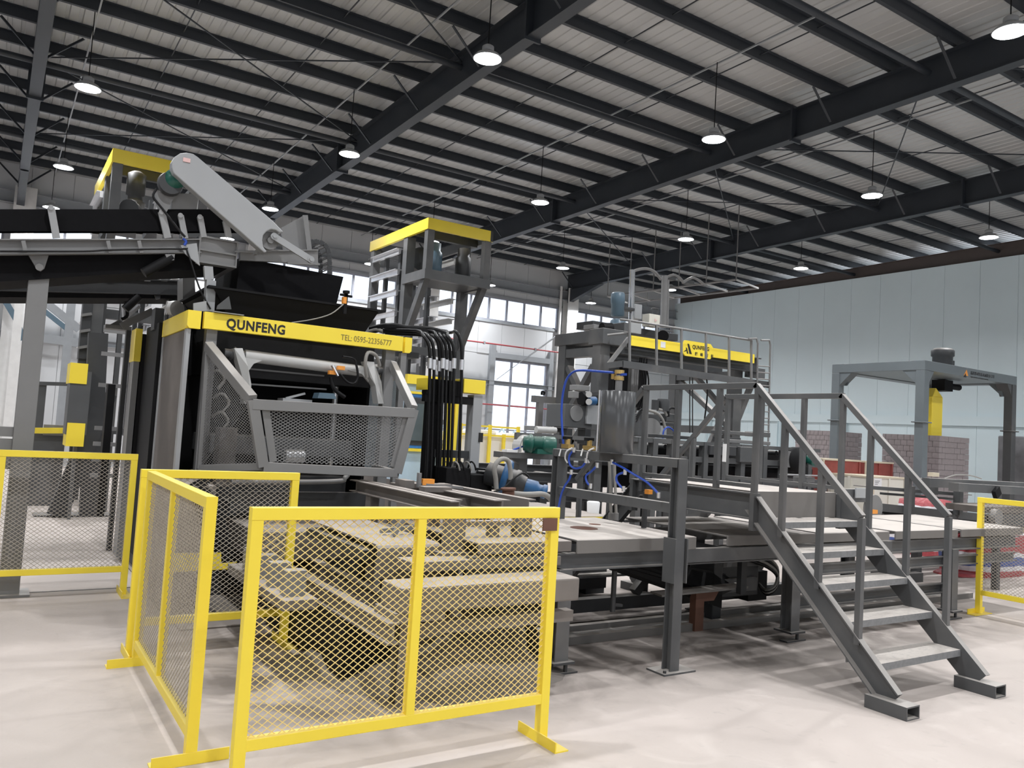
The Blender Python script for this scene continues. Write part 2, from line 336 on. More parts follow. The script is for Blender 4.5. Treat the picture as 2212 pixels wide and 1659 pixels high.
# ceiling ---------------------------------------------------------
def zroof(y): return zb(y)+.58+.232
cl = B(); a, b = YB-.3, 26.4
cl.add([(X0-.3, a, zroof(a)+.06), (30, a, zroof(a)+.06), (30, b, zroof(b)+.06), (X0-.3, b, zroof(b)+.06), (X0-.3, a, zroof(a)+.1), (30, a, zroof(a)+.1), (30, b, zroof(b)+.1), (X0-.3, b, zroof(b)+.1)], [(0, 1, 2, 3), (7, 6, 5, 4), (0, 4, 5, 1), (1, 5, 6, 2), (2, 6, 7, 3), (3, 7, 4, 0)])
ceil = struct(cl.obj('ceiling', 'roofsheet'))
prof = []
for k in range(5): prof += [(k*.2, 0), (k*.2+.125, 0), (k*.2+.14, .013), (k*.2+.185, .013)]
prof += [(1.0, 0)]; prof = prof+[(u, v+.006) for u, v in reversed(prof)]
me0 = None
for k in range(44):
    if me0 is None:
        s = B().ext((X0-.3, a, zroof(a)), (X0-.3, b, zroof(b)), prof).obj('roof_sheet', 'roofsheet', ceil); me0 = s
    else:
        c = me0.copy(); C.objects.link(c); c.location.x = k*1.004
RX = [-11.8, -5.8, .2, 6.2, 12.2, 18.2]
for X in RX+[24.2]:
    r = B().ibeam((X, YB, zb(YB)+.29), (X, YF-.1, zb(YF)+.29), .2, .58, .018).obj('rafter', 'brown' if X > 20 else 'roofsteel', ceil)
    if X < 20:
        for y in (2.0, 9.6, 17.2):   # bolted splice plates
            B().box(X-.14, X+.14, y-.02, y+.02, zb(y)-.05, zb(y)+.60).obj('splice_plate', 'roofsteel', ceil)
        B().prism([(X-.09, YF-.25, zb(YF)-.5), (X-.09, YF-.25, zb(YF)), (X-.09, YF-2.2, zb(YF))], (.18, 0, 0)).obj('haunch', 'roofsteel', ceil)
PY = [6.6+1.1*k for k in range(-16, 17)]
zprof = [(-.08, -.11), (-.075, -.11), (.004, -.11), (.004, .10), (.08, .10), (.08, .11), (-.004, .11), (-.004, -.10), (-.08, -.10)]
for y in PY: B().ext((X0, y, zb(y)+.58+.115), (30, y, zb(y)+.58+.115), [(u*1.0, v) for u, v in [(-.06, -.07), (.004, -.07), (.004, .104), (.06, .104), (.06, .112), (-.004, .112), (-.004, -.062), (-.06, -.062)]]).obj('purlin', 'roofsteel', ceil)
fb = None
for X in RX:
    for i, y in enumerate(PY):
        if i % 2 or y < -2: continue
        for sg in (-1, 1):
            if fb is None:
                fb = B().angle((0, 0, 0), (.52, 0, .50), .045, .045, .006).obj('fly_brace', 'roofsteel', ceil); o = fb
            else: o = fb.copy(); C.objects.link(o)
            o.location = (X+sg*.10, y, zb(y)+.06); o.scale.x = sg
for y in (-2.3, 2.4, 7.06, 11.75, 16.4, 21.0):
    B().cyl((X0, y, zb(y)+.36), (24.2, y, zb(y)+.36), .055, 10).obj('tie_tube', 'roofsteel', ceil)
for X in RX:
    for u in (2.0, 4.0):
        B().bar((X+u, YB, zb(YB)+.70), (X+u, YF, zb(YF)+.70), .016, .016).obj('sag_rod', 'roofsteel', ceil)
ys = (2.4, 7.06, 11.75, 16.4, 21.0)
for X in (.2, 12.2):
    for i in range(4):
        for p, q in (((X, ys[i]), (X+6, ys[i+1])), ((X+6, ys[i]), (X, ys[i+1]))):
            B().bar((p[0], p[1], zb(p[1])+.45), (q[0], q[1], zb(q[1])+.45), .02, .02).obj('brace_rod', 'roofsteel', ceil)
LX = [-3.55, .86, 5.24, 9.63, 14.05, 18.5]; LY = [-5.0, -.2, 4.6, 9.2, 14.2, 19.3, 23.5]
for X in LX[1:]: B().bar((X+.05, YB, zb(YB)+.56), (X+.05, YF-.1, zb(YF)+.56), .025, .025).obj('cable_conduit', 'girt', ceil)
# lamps
zl = 6.64
def lamp(X, y, label, d=.37):
    t = thing('high_bay_lamp', label, 'lamp', (X, y, zl), 'high bay lamps under the roof')
    B().cyl((X, y, zl+.19), (X, y, zb(y)+.55), .008, 6).obj('rod', 'blackmat', t)
    B().lathe([(.03, .10), (.075, .105), (.082, .13), (.08, .17), (.05, .19), (.015, .20)], (X, y, zl), n=16).obj('housing', 'steellight', t)
    B().lathe([(.195, .0), (.20, .010), (.16, .055), (.085, .095), (.075, .105), (.06, .105), (.15, .045), (.185, .010)], (X, y, zl), n=24).obj('reflector', 'steellight', t)
    B().lathe([(.188, .0), (.18, .010), (.02, .012)], (X, y, zl), n=24).obj('diffuser', 'lampglow', t)
    la = bpy.data.lights.new('lamp_light', 'AREA'); la.shape = 'DISK'; la.size = .22; la.spread = math.radians(156); la.energy = LAMP_WATT; la.color = (.97, .98, 1.0)
    lo = bpy.data.objects.new('lamp_light', la); C.objects.link(lo); lo.parent = t; lo.location = (0, 0, -.015); return t
names_row = {4.6: 'nearest row', 9.2: 'second row', 14.2: 'third row', 19.3: 'fourth row', 23.5: 'row by the window wall', -.2: 'row above the camera', -5.0: 'rear row'}
names_col = {-3.55: 'over the left bay', .86: 'beside the leftmost rafter', 5.24: 'beside the second rafter', 9.63: 'between the tower and the gantry', 14.05: 'over the stairs bay', 18.5: 'nearest the blue partition'}
for X in LX:
    for y in LY: lamp(X, y, 'lit bell lamp, %s, %s' % (names_row[y], names_col[X]))
# ---------------------------------------------------------------- red fire pipes
for z, xa, xb, lab in ((4.73, -13, 18.1, 'thin red fire pipe high on the white far wall'), (2.57, 12.4, 18.1, 'thin red fire pipe low across the glazed door')):
    t = thing('fire_pipe', lab, 'pipe', (xa, YF-.47, z))
    B().tube([(xa, YF-.47, z), (xb, YF-.47, z)], .026, 8, 0).obj('pipe', 'red', t)
    for cx_ in (12.3, 18.05): B().box(cx_-.04, cx_+.04, YF-.51, YF-.393, z-.05, z+.05).obj('column_clamp', 'girt', t)
    k = xa+1
    while k < xb: B().box(k-.03, k+.03, YF-.51, YF-.43, z-.05, z+.05).obj('bracket', 'girt', t); k += 2.2
# ---------------------------------------------------------------- yellow barriers
def barrier(label, p0, p1, posts, mesh_m, zlow=.2, feet=None, frame_h=1.22, inner=True, pitch=(.044, .033), wire=.0036, footlen=.34, post=.052):
    p0 = Vector((p0[0], p0[1], 0)); p1 = Vector((p1[0], p1[1], 0)); d = (p1-p0); L_ = d.length; d.normalize(); n = Vector((-d.y, d.x, 0))
    t = thing('mesh_barrier', label, 'barrier', (p0+p1)/2, 'yellow mesh safety barriers')
    h = frame_h; z = Vector((0, 0, 1))
    B().bar(p0-d*post/2+z*(h-.027), p1+d*post/2+z*(h-.027), post, .054).obj('top_rail', 'yellow', t, .003)
    B().bar(p0+z*(zlow+.025), p1+z*(zlow+.025), post*.9, .05).obj('bottom_rail', 'yellow', t, .003)
    for k, f in enumerate(posts):
        base = p0+d*(L_*f); end = f in (0, 1); z0 = 0.008 if end else zlow+.05
        B().bar(base+z*z0, base+z*(h-.054), post if end else .045, post if end else .045, up=n).obj('post', 'yellow', t, .003)
        if end and (feet is None or k in feet):
            q = n*(footlen/2); B().angle(base-q+z*.0+d*(-.03), base+q+d*(-.03), .085, .055, .007).obj('foot', 'yellow', t)
    for f0, f1 in zip(posts[:-1], posts[1:]):
        a = p0+d*(L_*f0+post*.5); b = p0+d*(L_*f1-post*.5)
        o = B().mesh([a+z*(zlow+.045), b+z*(zlow+.045), b+z*(h-.05), a+z*(h-.05)], pitch[0], pitch[1], wire, .003).obj('mesh_panel', mesh_m, t)
    return t
b1 = barrier('yellow barrier with yellow wire mesh, in front of the grey feeder', (.988, 3.47), (2.555, 3.47), (0, .5, 1), 'yellowmesh')
lab_ = B().box(2.47, 2.56, 3.435, 3.442, 1.10, 1.165).obj('tag_plate', 'rust', b1); plab(lab_, 'dark brown tag plate')
b2 = barrier('short yellow barrier standing end-on with grey mesh', (.90, 3.93), (.90, 5.56), (0, .52, 1), 'greymesh', .11)
b3 = barrier('yellow barrier parallel behind, close to the machine guard', (.885, 5.74), (1.89, 5.74), (0, 1), 'greymesh', .2)
b4 = barrier('yellow barrier with grey mesh beside the tall conveyor leg', (-1.35, 7.7), (1.09, 7.7), (0, .6, 1), 'greymesh')
b5 = barrier('yellow barrier with grey mesh beside the striped tarps', (8.88, 4.43), (8.88, 2.9), (0, 1), 'greymesh')
# ---------------------------------------------------------------- step-over stairs
st = thing('step_over_stairs', 'grey steel step-over stairs with handrails and five dusty treads', 'stairs', (5.4, 4.0, 0))
XL, XR = 4.87, 5.93
PZ = 1.27; PY0, PY1 = 4.10, 5.35
for X, fl_ in ((XL, -1), (XR, 1)):
    B().chan((X, 2.94, .07), (X, 4.09, 1.18), .055, .16, .009, flip=fl_).obj('stringer', 'steel', st)
    B().chan((X, 6.52, .07), (X, 5.36, 1.18), .055, .16, .009, flip=-fl_).obj('stringer', 'steel', st)
    for ya, yb in ((2.80, 3.08), (6.38, 6.66)):
        B().box(X-.07, X+.07, ya, yb, 0, .008).box(X-.07, X+.07, ya, yb, .074, .082).box(X-.07, X-.062, ya, yb, .008, .074).box(X+.062, X+.07, ya, yb, .008, .074).obj('foot_channel', 'steel', st)
    B().chan((X, PY0-.02, PZ-.11), (X, PY1+.05, PZ-.11), .06, .2, .01, flip=fl_).obj('platform_beam', 'steel', st)
    B().box(X-.035, X+.035, PY0-.05, PY0-.01, .98, PZ-.01).obj('corner_plate', 'steel', st); B().box(X-.035, X+.035, PY1+.05, PY1+.09, .98, PZ-.01).obj('corner_plate', 'steel', st)
    # handrail
    hr = B(); zr = 2.075
    hr.bar((X, PY0-.02, zr), (X, PY1, zr), .045, .045).bar((X, PY0, zr+.005), (X, 3.185, 1.185), .045, .045).bar((X, PY1, zr), (X, 6.25, 1.185), .045, .045)
    hr.obj('handrail', 'steel', st, .003)
    for y, z0, z1 in ((3.185, .36, 1.18), (3.50, .66, 1.49), (3.82, .97, 1.81), (4.08, 1.16, 2.06), (4.46, PZ, 2.06), (4.92, PZ, 2.06), (5.32, 1.16, 2.06), (5.75, .8, 1.66), (6.2, .4, 1.22)):
        B().bar((X, y, z0), (X, y, z1), .04, .04, up=(0, 1, 0)).obj('baluster', 'steel', st, .002)
    B().bar((X, PY0, PZ+.04), (X, PY1, PZ+.04), .03, .03).obj('toe_rail', 'steel', st)
for z, y in ((.26, 3.06), (.48, 3.27), (.69, 3.465), (.875, 3.66), (1.065, 3.87)):
    B().box(XL+.03, XR-.03, y, y+.23, z-.01, z).box(XL+.03, XR-.03, y, y+.008, z-.045, z-.01).box(XL+.03, XR-.03, y+.222, y+.23, z-.045, z-.01).obj('tread', 'galv', st)
    B().box(XL+.03, XR-.03, 9.44-y-.23, 9.44-y, z-.02, z).obj('tread', 'galv', st)
B().box(XL+.03, XR-.03, PY0, PY1, PZ-.012, PZ).box(XL+.03, XR-.03, PY0, PY0+.01, PZ-.2, PZ-.012).obj('platform_plate', 'plate', st)
B().box(5.04, 5.05, 4.9, 4.96, 1.33, 1.33+.001)
lt = B().box(XR-.03, XR-.022, 5.30, 5.34, 1.45, 1.62).obj('label_strip', 'paper', st)
# ---------------------------------------------------------------- block machine
bm = thing('block_machine', 'tall grey concrete block machine with yellow name beam and mesh front guard', 'machine', (2.4, 8.2, 0))
F = 7.3
for X0_, X1_, ya in ((1.52, 1.61, 7.3), (3.22, 3.32, 7.3), (1.52, 1.61, 9.2), (3.22, 3.32, 9.2)):
    B().box(X0_, X1_, ya, ya+.1, 0, 2.36).obj('frame_post', 'steelmid', bm, .004)
bb = plab(B().box(1.478, 3.367, F-.06, F, 2.345, 2.49).obj('name_beam', 'yellow', bm, .003), 'yellow beam with black lettering')
text('QUNFENG', (1.665, F-.061, 2.372), .118, 'black', bb, bold=.0040, sx=.87)
text('TEL: 0595-22356777', (2.72, F-.061, 2.385), .078, 'grey print', bb, sx=.80)
B().prism([(1.345, F-.05, 2.36), (1.365, F-.05, 2.335), (1.455, F-.05, 2.335), (1.455, F-.05, 2.49), (1.345, F-.05, 2.49)], (0, .05, 0)).obj('corner_cap', 'yellow', bm)
B().box(1.345, 1.385, F, 8.45, 2.335, 2.49).obj('side_beam', 'yellow', bm)
B().box(1.22, 1.285, 9.28, 9.6, 2.12, 2.47).obj('rear_corner_cap', 'yellow', bm); B().box(1.29, 1.37, 9.3, 9.6, .1, 2.42).obj('dark_side_slab', 'blackmat', bm)  # black slab added to fill the dark gap beside the rear cap
B().prism([(3.395, F-.05, 2.335), (3.45, F-.05, 2.335), (3.47, F-.05, 2.355), (3.47, F-.05, 2.49), (3.395, F-.05, 2.49)], (0, .05, 0)).obj('corner_cap', 'yellow', bm)
# left guard door: grey mesh sheet in a frame
gd = B().box(1.35, 1.385, F-.02, F+.06, .25, 2.33).box(1.35, 1.385, 8.4, 8.45, .25, 2.33).box(1.35, 1.385, F, 8.45, .25, .3).obj('guard_door', 'steellight', bm)
B().box(1.360, 1.368, F+.06, 8.4, .3, 2.33).obj('guard_sheet', 'dusty', gd)
B().box(1.225, 1.28, 9.3, 9.58, .06, 2.12).obj('rear_guard_door', 'steelmid', bm)
# dark inside: rear and side boxes are added black fill against see-through gaps
B().box(3.30, 3.33, 7.9, 9.0, .4, 2.34).obj('side_plate', 'blackmat', bm); B().box(1.62, 3.6, 8.9, 9.15, .35, 2.55).obj('dark_backing', 'blackmat', bm)
B().box(1.32, 1.80, 8.5, 9.25, .15, 2.48).obj('dark_side_fill', 'blackmat', bm)
B().box(1.62, 3.30, 7.78, 8.85, 1.98, 2.42).obj('feed_box', 'blackmat', bm)
B().box(1.35, 3.4, 7.42, 9.3, .0, .42).obj('base_frame', 'steeldark', bm, .01)
B().box(1.72, 3.12, 7.85, 8.7, .55, 1.05).obj('vibration_table', 'steeldark', bm, .01)
B().box(1.72, 3.12, 7.75, 8.7, 1.25, 1.42).obj('mould', 'steel', bm, .008)
for X in (1.72, 3.02): B().cyl((X+.05, 8.2, .4), (X+.05, 8.2, 2.0), .045).obj('guide_column', 'chrome', bm)
hp = B().loft([(1.62, 7.6, 2.76), (3.24, 7.6, 2.76), (3.24, 9.1, 2.76), (1.62, 9.1, 2.76)], [(1.86, 7.75, 2.4), (3.08, 7.75, 2.4), (3.08, 8.9, 2.4), (1.86, 8.9, 2.4)])
hp.box(1.56, 3.30, 7.56, 9.14, 2.755, 2.775).obj('hopper', 'blackmat', bm)
B().prism([Y_(519, 556, 7.85), Y_(742, 598, 7.85), Y_(725, 664, 7.85), Y_(510, 633, 7.85)], (0, .025, 0)).obj('rubber_skirt', 'blackrub', bm)
B().prism([Y_(519, 556, 7.87), Y_(510, 633, 7.87), Y_(510, 633, 7.87)+V((0, 1.0, 0)), Y_(519, 556, 7.87)+V((0, 1.0, 0))], (.025, 0, 0)).obj('rubber_skirt', 'blackrub', bm)
B().prism([Y_(470, 660, 7.5), Y_(495, 640, 7.5), Y_(500, 668, 7.5), Y_(468, 668, 7.5)], (0, .02, 0)).obj('gusset', 'steel', bm)
B().prism([Y_(418, 655, 7.45), Y_(446, 650, 7.45), Y_(446, 672, 7.45), Y_(418, 672, 7.45)], (0, .02, 0)).obj('data_plate', 'steellight', bm)
B().box(1.55, 1.80, 7.2, 7.3, 2.495, 2.50).obj('top_plate', 'steellight', bm)
# chute sensor on the hopper side
sn = B().bar(Y_(748, 632, 7.5), Y_(744, 678, 7.5), .03, .03).bar(Y_(735, 636, 7.5), Y_(760, 641, 7.5), .03, .02).cyl(Y_(748, 628, 7.48), Y_(748, 634, 7.48), .035, 12).obj('level_sensor', 'blackmat', bm)
B().box(Y_(741, 655, 7.46).x, Y_(748, 655, 7.46).x, 7.455, 7.5, Y_(741, 655, 7.46).z, Y_(741, 641, 7.46).z).obj('sensor_body', 'orange', sn)
B().tube([Y_(742, 657, 7.45), Y_(715, 678, 7.42), Y_(675, 690, 7.4), Y_(630, 697, 7.4)], .006, 6).obj('sensor_cable', 'greyhose', sn)
# tamper shaft, arms
YS = 7.38
B().cyl(Y_(528, 768, YS), Y_(792, 803, YS), .055, 18).obj('rocker_shaft', 'silver', bm)
B().cyl(Y_(484, 762, YS), Y_(528, 768, YS), .04, 14).cyl(Y_(500, 762, YS), Y_(506, 765, YS), .062, 14).obj('left_bearing', 'steel', bm)
B().cyl(Y_(800, 803, YS), Y_(832, 800, YS), .04, 14).cyl(Y_(806, 800, YS), Y_(814, 800, YS), .062, 14).obj('right_bearing', 'steel', bm)
B().prism([Y_(506, 752, 7.27), Y_(524, 752, 7.27), Y_(536, 792, 7.2), Y_(543, 830, 7.2), Y_(541, 872, 7.2), Y_(527, 872, 7.2), Y_(528, 830, 7.2), Y_(516, 790, 7.24)], (0, .13, 0)).obj('rocker_arm', 'silver', bm)
B().prism([Y_(790, 780, 7.27), Y_(808, 782, 7.27), Y_(824, 825, 7.2), Y_(829, 872, 7.2), Y_(817, 872, 7.2), Y_(811, 832, 7.2), Y_(800, 815, 7.24)], (0, .13, 0)).obj('rocker_arm', 'silver', bm)
B().prism([Y_(528, 772, 7.31), Y_(566, 779, 7.31), Y_(548, 786, 7.31), Y_(538, 800, 7.31)], (0, .03, 0)).obj('arm_gusset', 'silver', bm)
B().prism([Y_(752, 799, 7.31), Y_(795, 803, 7.31), Y_(797, 826, 7.31), Y_(782, 808, 7.31)], (0, .03, 0)).obj('arm_gusset', 'silver', bm)
for pa, pb in (((540, 797), (700, 812)), ((543, 830), (705, 841))): B().bar(Y_(*pa, 7.5), Y_(*pb, 7.5), .012, .015).obj('scraper_bar', 'steelmid', bm)
B().box(2.28, 2.56, 7.45, 7.62, 1.76, 1.80).box(2.26, 2.58, 7.40, 7.62, 1.70, 1.745).bar((2.32, 7.5, 1.8), (2.50, 7.5, 1.86), .03, .02).obj('clamp_block', 'steellight', bm)
B().prism([Y_(690, 848, 7.3), Y_(722, 850, 7.3), Y_(727, 862, 7.3), Y_(686, 860, 7.3)], (0, .15, 0)).obj('valve_box', 'bluegrey', bm)
sb = B().bar(Y_(717, 789, 7.25), Y_(729, 812, 7.25), .05, .012).obj('sensor_bracket', 'bright', bm)
for px, py in ((737, 795), (718, 805)): p = Y_(px, py, 7.27); B().box(p.x-.035, p.x+.03, 7.25, 7.3, p.z-.018, p.z+.018).obj('sensor_head', 'orange', sb)
B().tube([Y_(735, 808, 7.25), Y_(750, 825, 7.25), Y_(765, 828, 7.25), Y_(773, 815, 7.25), Y_(770, 790, 7.25), Y_(764, 775, 7.25), Y_(740, 770, 7.25)], .012).obj('cable_loop', 'hose', bm)
B().tube([Y_(792, 815, 7.25), Y_(789, 785, 7.2), Y_(795, 762, 7.2), Y_(812, 768, 7.25), Y_(820, 790, 7.3)], .018).obj('curved_hose', 'greyhose', bm)
B().tube([Y_(715, 815, 7.3), Y_(722, 840, 7.3), Y_(745, 858, 7.3)], .02).obj('curved_hose', 'hose', bm)
# front guard
G0 = Y_(450, 748, 7.28); GA = Y_(545, 864, 6.5); GB = Y_(568, 1008, 6.52); GC = Y_(893, 884, 6.5); GD = Y_(856, 1022, 6.52); G1 = Y_(848, 788, 7.28); GE = Y_(432, 1012, 7.28)
fg = B().bar(G0, GA, .07, .09, (0, -1, 1)).bar(G0, GE, .05, .05, (0, 1, 0)).bar(GA, GB, .085, .06, (0, 1, 0)).bar(GE, GB, .05, .06).bar(GA+V((0, 0, -.035)), GC+V((0, 0, -.035)), .06, .085).bar(GB, GD, .06, .075).bar(GC, GD, .085, .06, (0, 1, 0)).bar(G1, GC, .06, .08, (0, -1, 1)).bar((GC.x, 7.28, GD.z), GD, .05, .06).obj('front_guard', 'steelmid', bm, .004)
iA = Y_(582, 886, 6.5); iC = Y_(872, 900, 6.5); iD = Y_(843, 1008, 6.52); iB = Y_(598, 998, 6.52)
B().mesh([iB, iD, iC, iA], .042, .026, .0068, .004, (1, 0, 0)).obj('guard_mesh', 'steelmesh', fg)
B().bar(iA+V((-.03, 0, .0)), iB+V((-.03, 0, 0)), .06, .012, (0, 1, 0)).obj('guard_strip', 'steelmid', fg); B().bar(iC+V((.02, 0, 0)), iD+V((.02, 0, 0)), .05, .012, (0, 1, 0)).obj('guard_strip', 'steelmid', fg)
B().mesh([GE, GB, GA], .040, .025, .0042, .003, (0, -1, 0)).mesh([GE, GA, G0], .040, .025, .0042, .003, (0, -1, 0)).obj('guard_mesh', 'steelmesh', fg)
R0 = V((3.38, 7.2, 2.25)); B().mesh([(3.39, 7.3, 1.1), (3.39, 8.2, 1.1), (3.39, 8.2, 2.3), (3.39, 7.3, 2.3)], .03, .018, .005, .004).obj('side_mesh', 'steelmesh', bm)
B().bar((3.40, 7.3, .1), (3.40, 7.3, 2.33), .06, .06, (0, 1, 0)).bar((3.40, 8.2, .1), (3.40, 8.2, 2.33), .05, .05, (0, 1, 0)).obj('side_guard_post', 'steelmid', bm)
# things below the guard
B().tube([Y_(500, 1042, 6.9), Y_(720, 1040, 6.9), Y_(745, 1032, 6.9), Y_(755, 1020, 6.95)], .022).obj('conduit', 'steelmid', bm)
B().box(1.75, 3.1, 6.95, 7.3, .80, .88).box(1.75, 3.1, 6.95, 6.99, .88, .97).obj('cross_beam', 'steeldark', bm)
B().box(1.78, 3.05, 6.2, 7.25, .50, .73).obj('infeed_table', 'dusty', bm, .01)
B().prism([Y_(368, 1196, 6.4), Y_(478, 1194, 6.4), Y_(478, 1217, 6.4), Y_(513, 1214, 6.4), Y_(490, 1230, 6.4), Y_(368, 1236, 6.4)], (0, .02, 0)).obj('yellow_toe_plate', 'yellow', bm)
B().prism([Y_(330, 1130, 6.55), Y_(365, 1195, 6.45), Y_(365, 1235, 6.45), Y_(318, 1180, 6.6)], (.0, .03, 0)).obj('side_skid', 'steelmid', bm)
B().box(1.22, 1.52, 6.5, 7.2, .06, 1.05).obj('side_pedestal', 'dusty', bm)
B().tube([Y_(420, 1050, 6.6), Y_(450, 1100, 6.5), Y_(470, 1160, 6.5), Y_(480, 1215, 6.5)], .09, 12).obj('bellows', 'blackrub', bm)
B().box(1.3, 3.6, 6.3, 9.6, 0, .012).obj('base_slab', 'dusty', bm)
for k, (px, py) in enumerate(((470, 830), (480, 880), (478, 920))):
    B().tube([Y_(px-20, py-20, 7.35), Y_(px, py-30, 7.3), Y_(px+15, py-10, 7.3), Y_(px, py+10, 7.3)], .012).obj('side_hose', 'greyhose', bm)
B().box(1.66, 1.80, 7.1, 7.3, 1.0, 1.5).obj('hydraulic_block', 'dusty', bm)
B().cyl(Y_(615, 985, 7.0), Y_(655, 985, 7.0), .06).obj('motor', 'bright', bm)
# ---------------------------------------------------------------- left: main belt conveyor over the machine
YC = 7.75
cv = thing('belt_conveyor', 'upper black belt conveyor rising to the machine hopper on a grey leg', 'conveyor', (.25, 8.0, 0))
def onC(px, py, dy=0): return Y_(px, py, YC+dy)
for dy in (0, .75):
    p, q = onC(-330, 536), onC(432, 532); o = V((0, dy, 0))
    B().chan(p+o, q+o, .06, .13, .01, flip=1 if dy == 0 else -1).obj('side_channel', 'steelmid', cv)
for px in (50, 233, 300): B().bar(onC(px, 520, -.04), onC(px+6, 546, -.04), .03, .01, (0, 1, 0)).obj('channel_stiffener', 'steelmid', cv)
bx = B(); a, b = onC(430, 517), onC(514, 517); lo = onC(430, 573); 
bx.box(a.x, b.x, YC-.03, YC+.75, onC(472, 574).z, onC(472, 570).z).box(a.x, b.x, YC-.03, YC+.03, onC(472, 546).z-.008, onC(472, 546).z+.008).box(a.x, b.x, YC-.03, YC+.75, onC(472, 517).z-.01, onC(472, 517).z+.006).box(a.x, b.x, YC+.0, YC+.02, onC(472, 573).z, onC(472, 517).z).box(b.x-.012, b.x, YC-.03, YC+.75, onC(472, 573).z, onC(472, 517).z).box(a.x, a.x+.012, YC-.03, YC+.02, onC(472, 573).z, onC(472, 517).z)
bx.obj('head_frame', 'steelmid', cv)
B().prism([onC(390, 530, -.05), onC(425, 525, -.05), onC(432, 574, -.05), onC(400, 548, -.05)], (0, .02, 0)).obj('head_gusset', 'steellight', cv)
B().prism([onC(-330, 452), onC(500, 452), onC(520, 503), onC(-330, 503)], (0, .02, 0)).prism([onC(-330, 500), onC(510, 500), onC(520, 503), onC(-330, 503)], (0, .35, .10)).prism([onC(-330, 500, .35)+V((0, 0, .10)), onC(510, 500, .35)+V((0, 0, .10)), onC(510, 503, .35)+V((0, 0, .10)), onC(-330, 503, .35)+V((0, 0, .10))], (0, .35, .12)).obj('belt', 'blackrub', cv)
B().prism([onC(-330, 590, .08), onC(-330, 560, .08), onC(390, 542, .08), onC(500, 560, .08), onC(500, 580, .08), onC(310, 588, .08), onC(-330, 630, .08)], (0, .60, 0)).obj('return_belt', 'blackrub', cv)
for xa, ya, xb, yb, wd in ((110, 448, 122, 515, .055), (349, 458, 362, 514, .06), (390, 465, 400, 515, .05), (432, 468, 440, 512, .05), (487, 478, 494, 512, .055)):
    B().bar(onC(xa, ya, -.06), onC(xb, yb, -.02), wd, .03, (0, 1, 0)).cyl(onC(xa, ya, -.09), onC(xa, ya, .0), .022, 10).obj('idler_bracket', 'steellight', cv)
B().cyl(onC(310, 590, -.02), onC(372, 556, -.02), .045, 14).obj('snub_roller', 'blackmat', cv)
B().prism([onC(357, 549, -.06), onC(378, 549, -.06), onC(376, 562, -.06), onC(362, 562, -.06)], (0, .03, 0)).obj('roller_bracket', 'steelmid', cv)
B().prism([onC(62, 552, .05), onC(105, 552, .05), onC(96, 580, .05), onC(88, 586, .05), onC(80, 582, .05)], (0, .05, 0)).cyl(onC(85, 577, .02), onC(85, 577, .12), .03, 12).obj('pivot_bracket', 'steelmid', cv)
lg = B(); zt = onC(80, 596, .1).z
lg.box(.175, .325, 7.86, 8.04, 0, zt).prism([onC(75, 578, .1), onC(95, 578, .1), onC(106, 596, .1), onC(57, 594, .1)], (0, .16, 0)).obj('leg', 'steelmid', cv, .004)
B().box(.12, .40, 7.8, 8.1, 0, .02).obj('leg_base_plate', 'steelmid', cv)
B().box(-.06, .175, 7.9, 8.02, 1.32, 1.40).prism([(-.1, 7.9, 1.3), (.175, 7.9, 1.3), (.175, 7.9, 1.05), (.1, 7.9, 1.05)], (0, .1, 0)).obj('side_bracket', 'steelmid', cv)
B().prism([onC(441, 574, -.1), onC(460, 576, -.1), onC(462, 604, -.1), onC(443, 604, -.1)], (0, .05, 0)).prism([onC(447, 602, -.1), onC(467, 607, -.1), onC(463, 673, -.1), onC(444, 672, -.1)], (0, .1, 0)).obj('head_leg', 'steellight', cv)
B().tube([onC(338, 408, -.1), onC(331, 425, -.1), onC(350, 450, -.1), onC(385, 495, -.1), onC(400, 512, -.1)], .011).obj('motor_cable', 'hose', cv)
B().tube([onC(0, 543, -.05), onC(180, 543, -.05), onC(240, 540, -.05), onC(390, 538, -.05), onC(405, 545, -.06), onC(430, 620, -.1), onC(455, 668, -.12)], .008).obj('control_cable', 'hose', cv)
B().tube([onC(395, 515, -.08), onC(402, 522, -.08), onC(398, 530, -.08)], .012).obj('blue_cable', 'blue', cv)
for px in (205, 300, 345, 380): B().bar(onC(px, 512, .0), onC(px+10, 500, .6), .05, .05).obj('idler_support', 'steelmid', cv)
# drive: guard arm, motor, link
dv = [(403, 329), (418, 332), (428, 339), (590, 477), (613, 501), (605, 503), (596, 497), (586, 495), (576, 500), (569, 508), (567, 519), (569, 533), (577, 544), (571, 546), (375, 374), (371, 362), (371, 350), (377, 339), (389, 331)]
B().prism([Y_(px, py, 7.52) for px, py in dv], (0, .11, 0)).obj('drive_guard', 'steellight', cv, .01)
p = Y_(396, 340, 7.515); B().box(p.x-.0, p.x+.06, 7.512, 7.519, p.z-.035, p.z+.0).obj('warning_label', 'pink', cv)
wl = B().lathe([(.085, 0), (.085, .05), (.03, .05)], Y_(583, 520, 7.60), (0, 1, 0), 24).lathe([(.03, -.03), (.03, 0)], Y_(583, 520, 7.60), (0, 1, 0), 14).obj('crank_wheel', 'steelmid', cv)
a, b = Y_(592, 511, 7.56), Y_(671, 561, 7.56)
B().bar(a, b, .022, .062, (0, 0, 1)).cyl(a-V((0, .015, 0)), a+V((0, .015, 0)), .034, 16).cyl(b-V((0, .015, 0)), b+V((0, .015, 0)), .034, 16).cyl(a-V((0, .03, 0)), a, .018, 10).cyl(b-V((0, .03, 0)), b, .018, 10).obj('link_arm', 'steellight', cv)
B().lathe([(.03, -.02), (.09, 0), (.095, .08), (.095, .3), (.07, .34)], Y_(380, 385, 7.62), (0, 1, 0), 20).obj('drive_motor', 'green', cv)
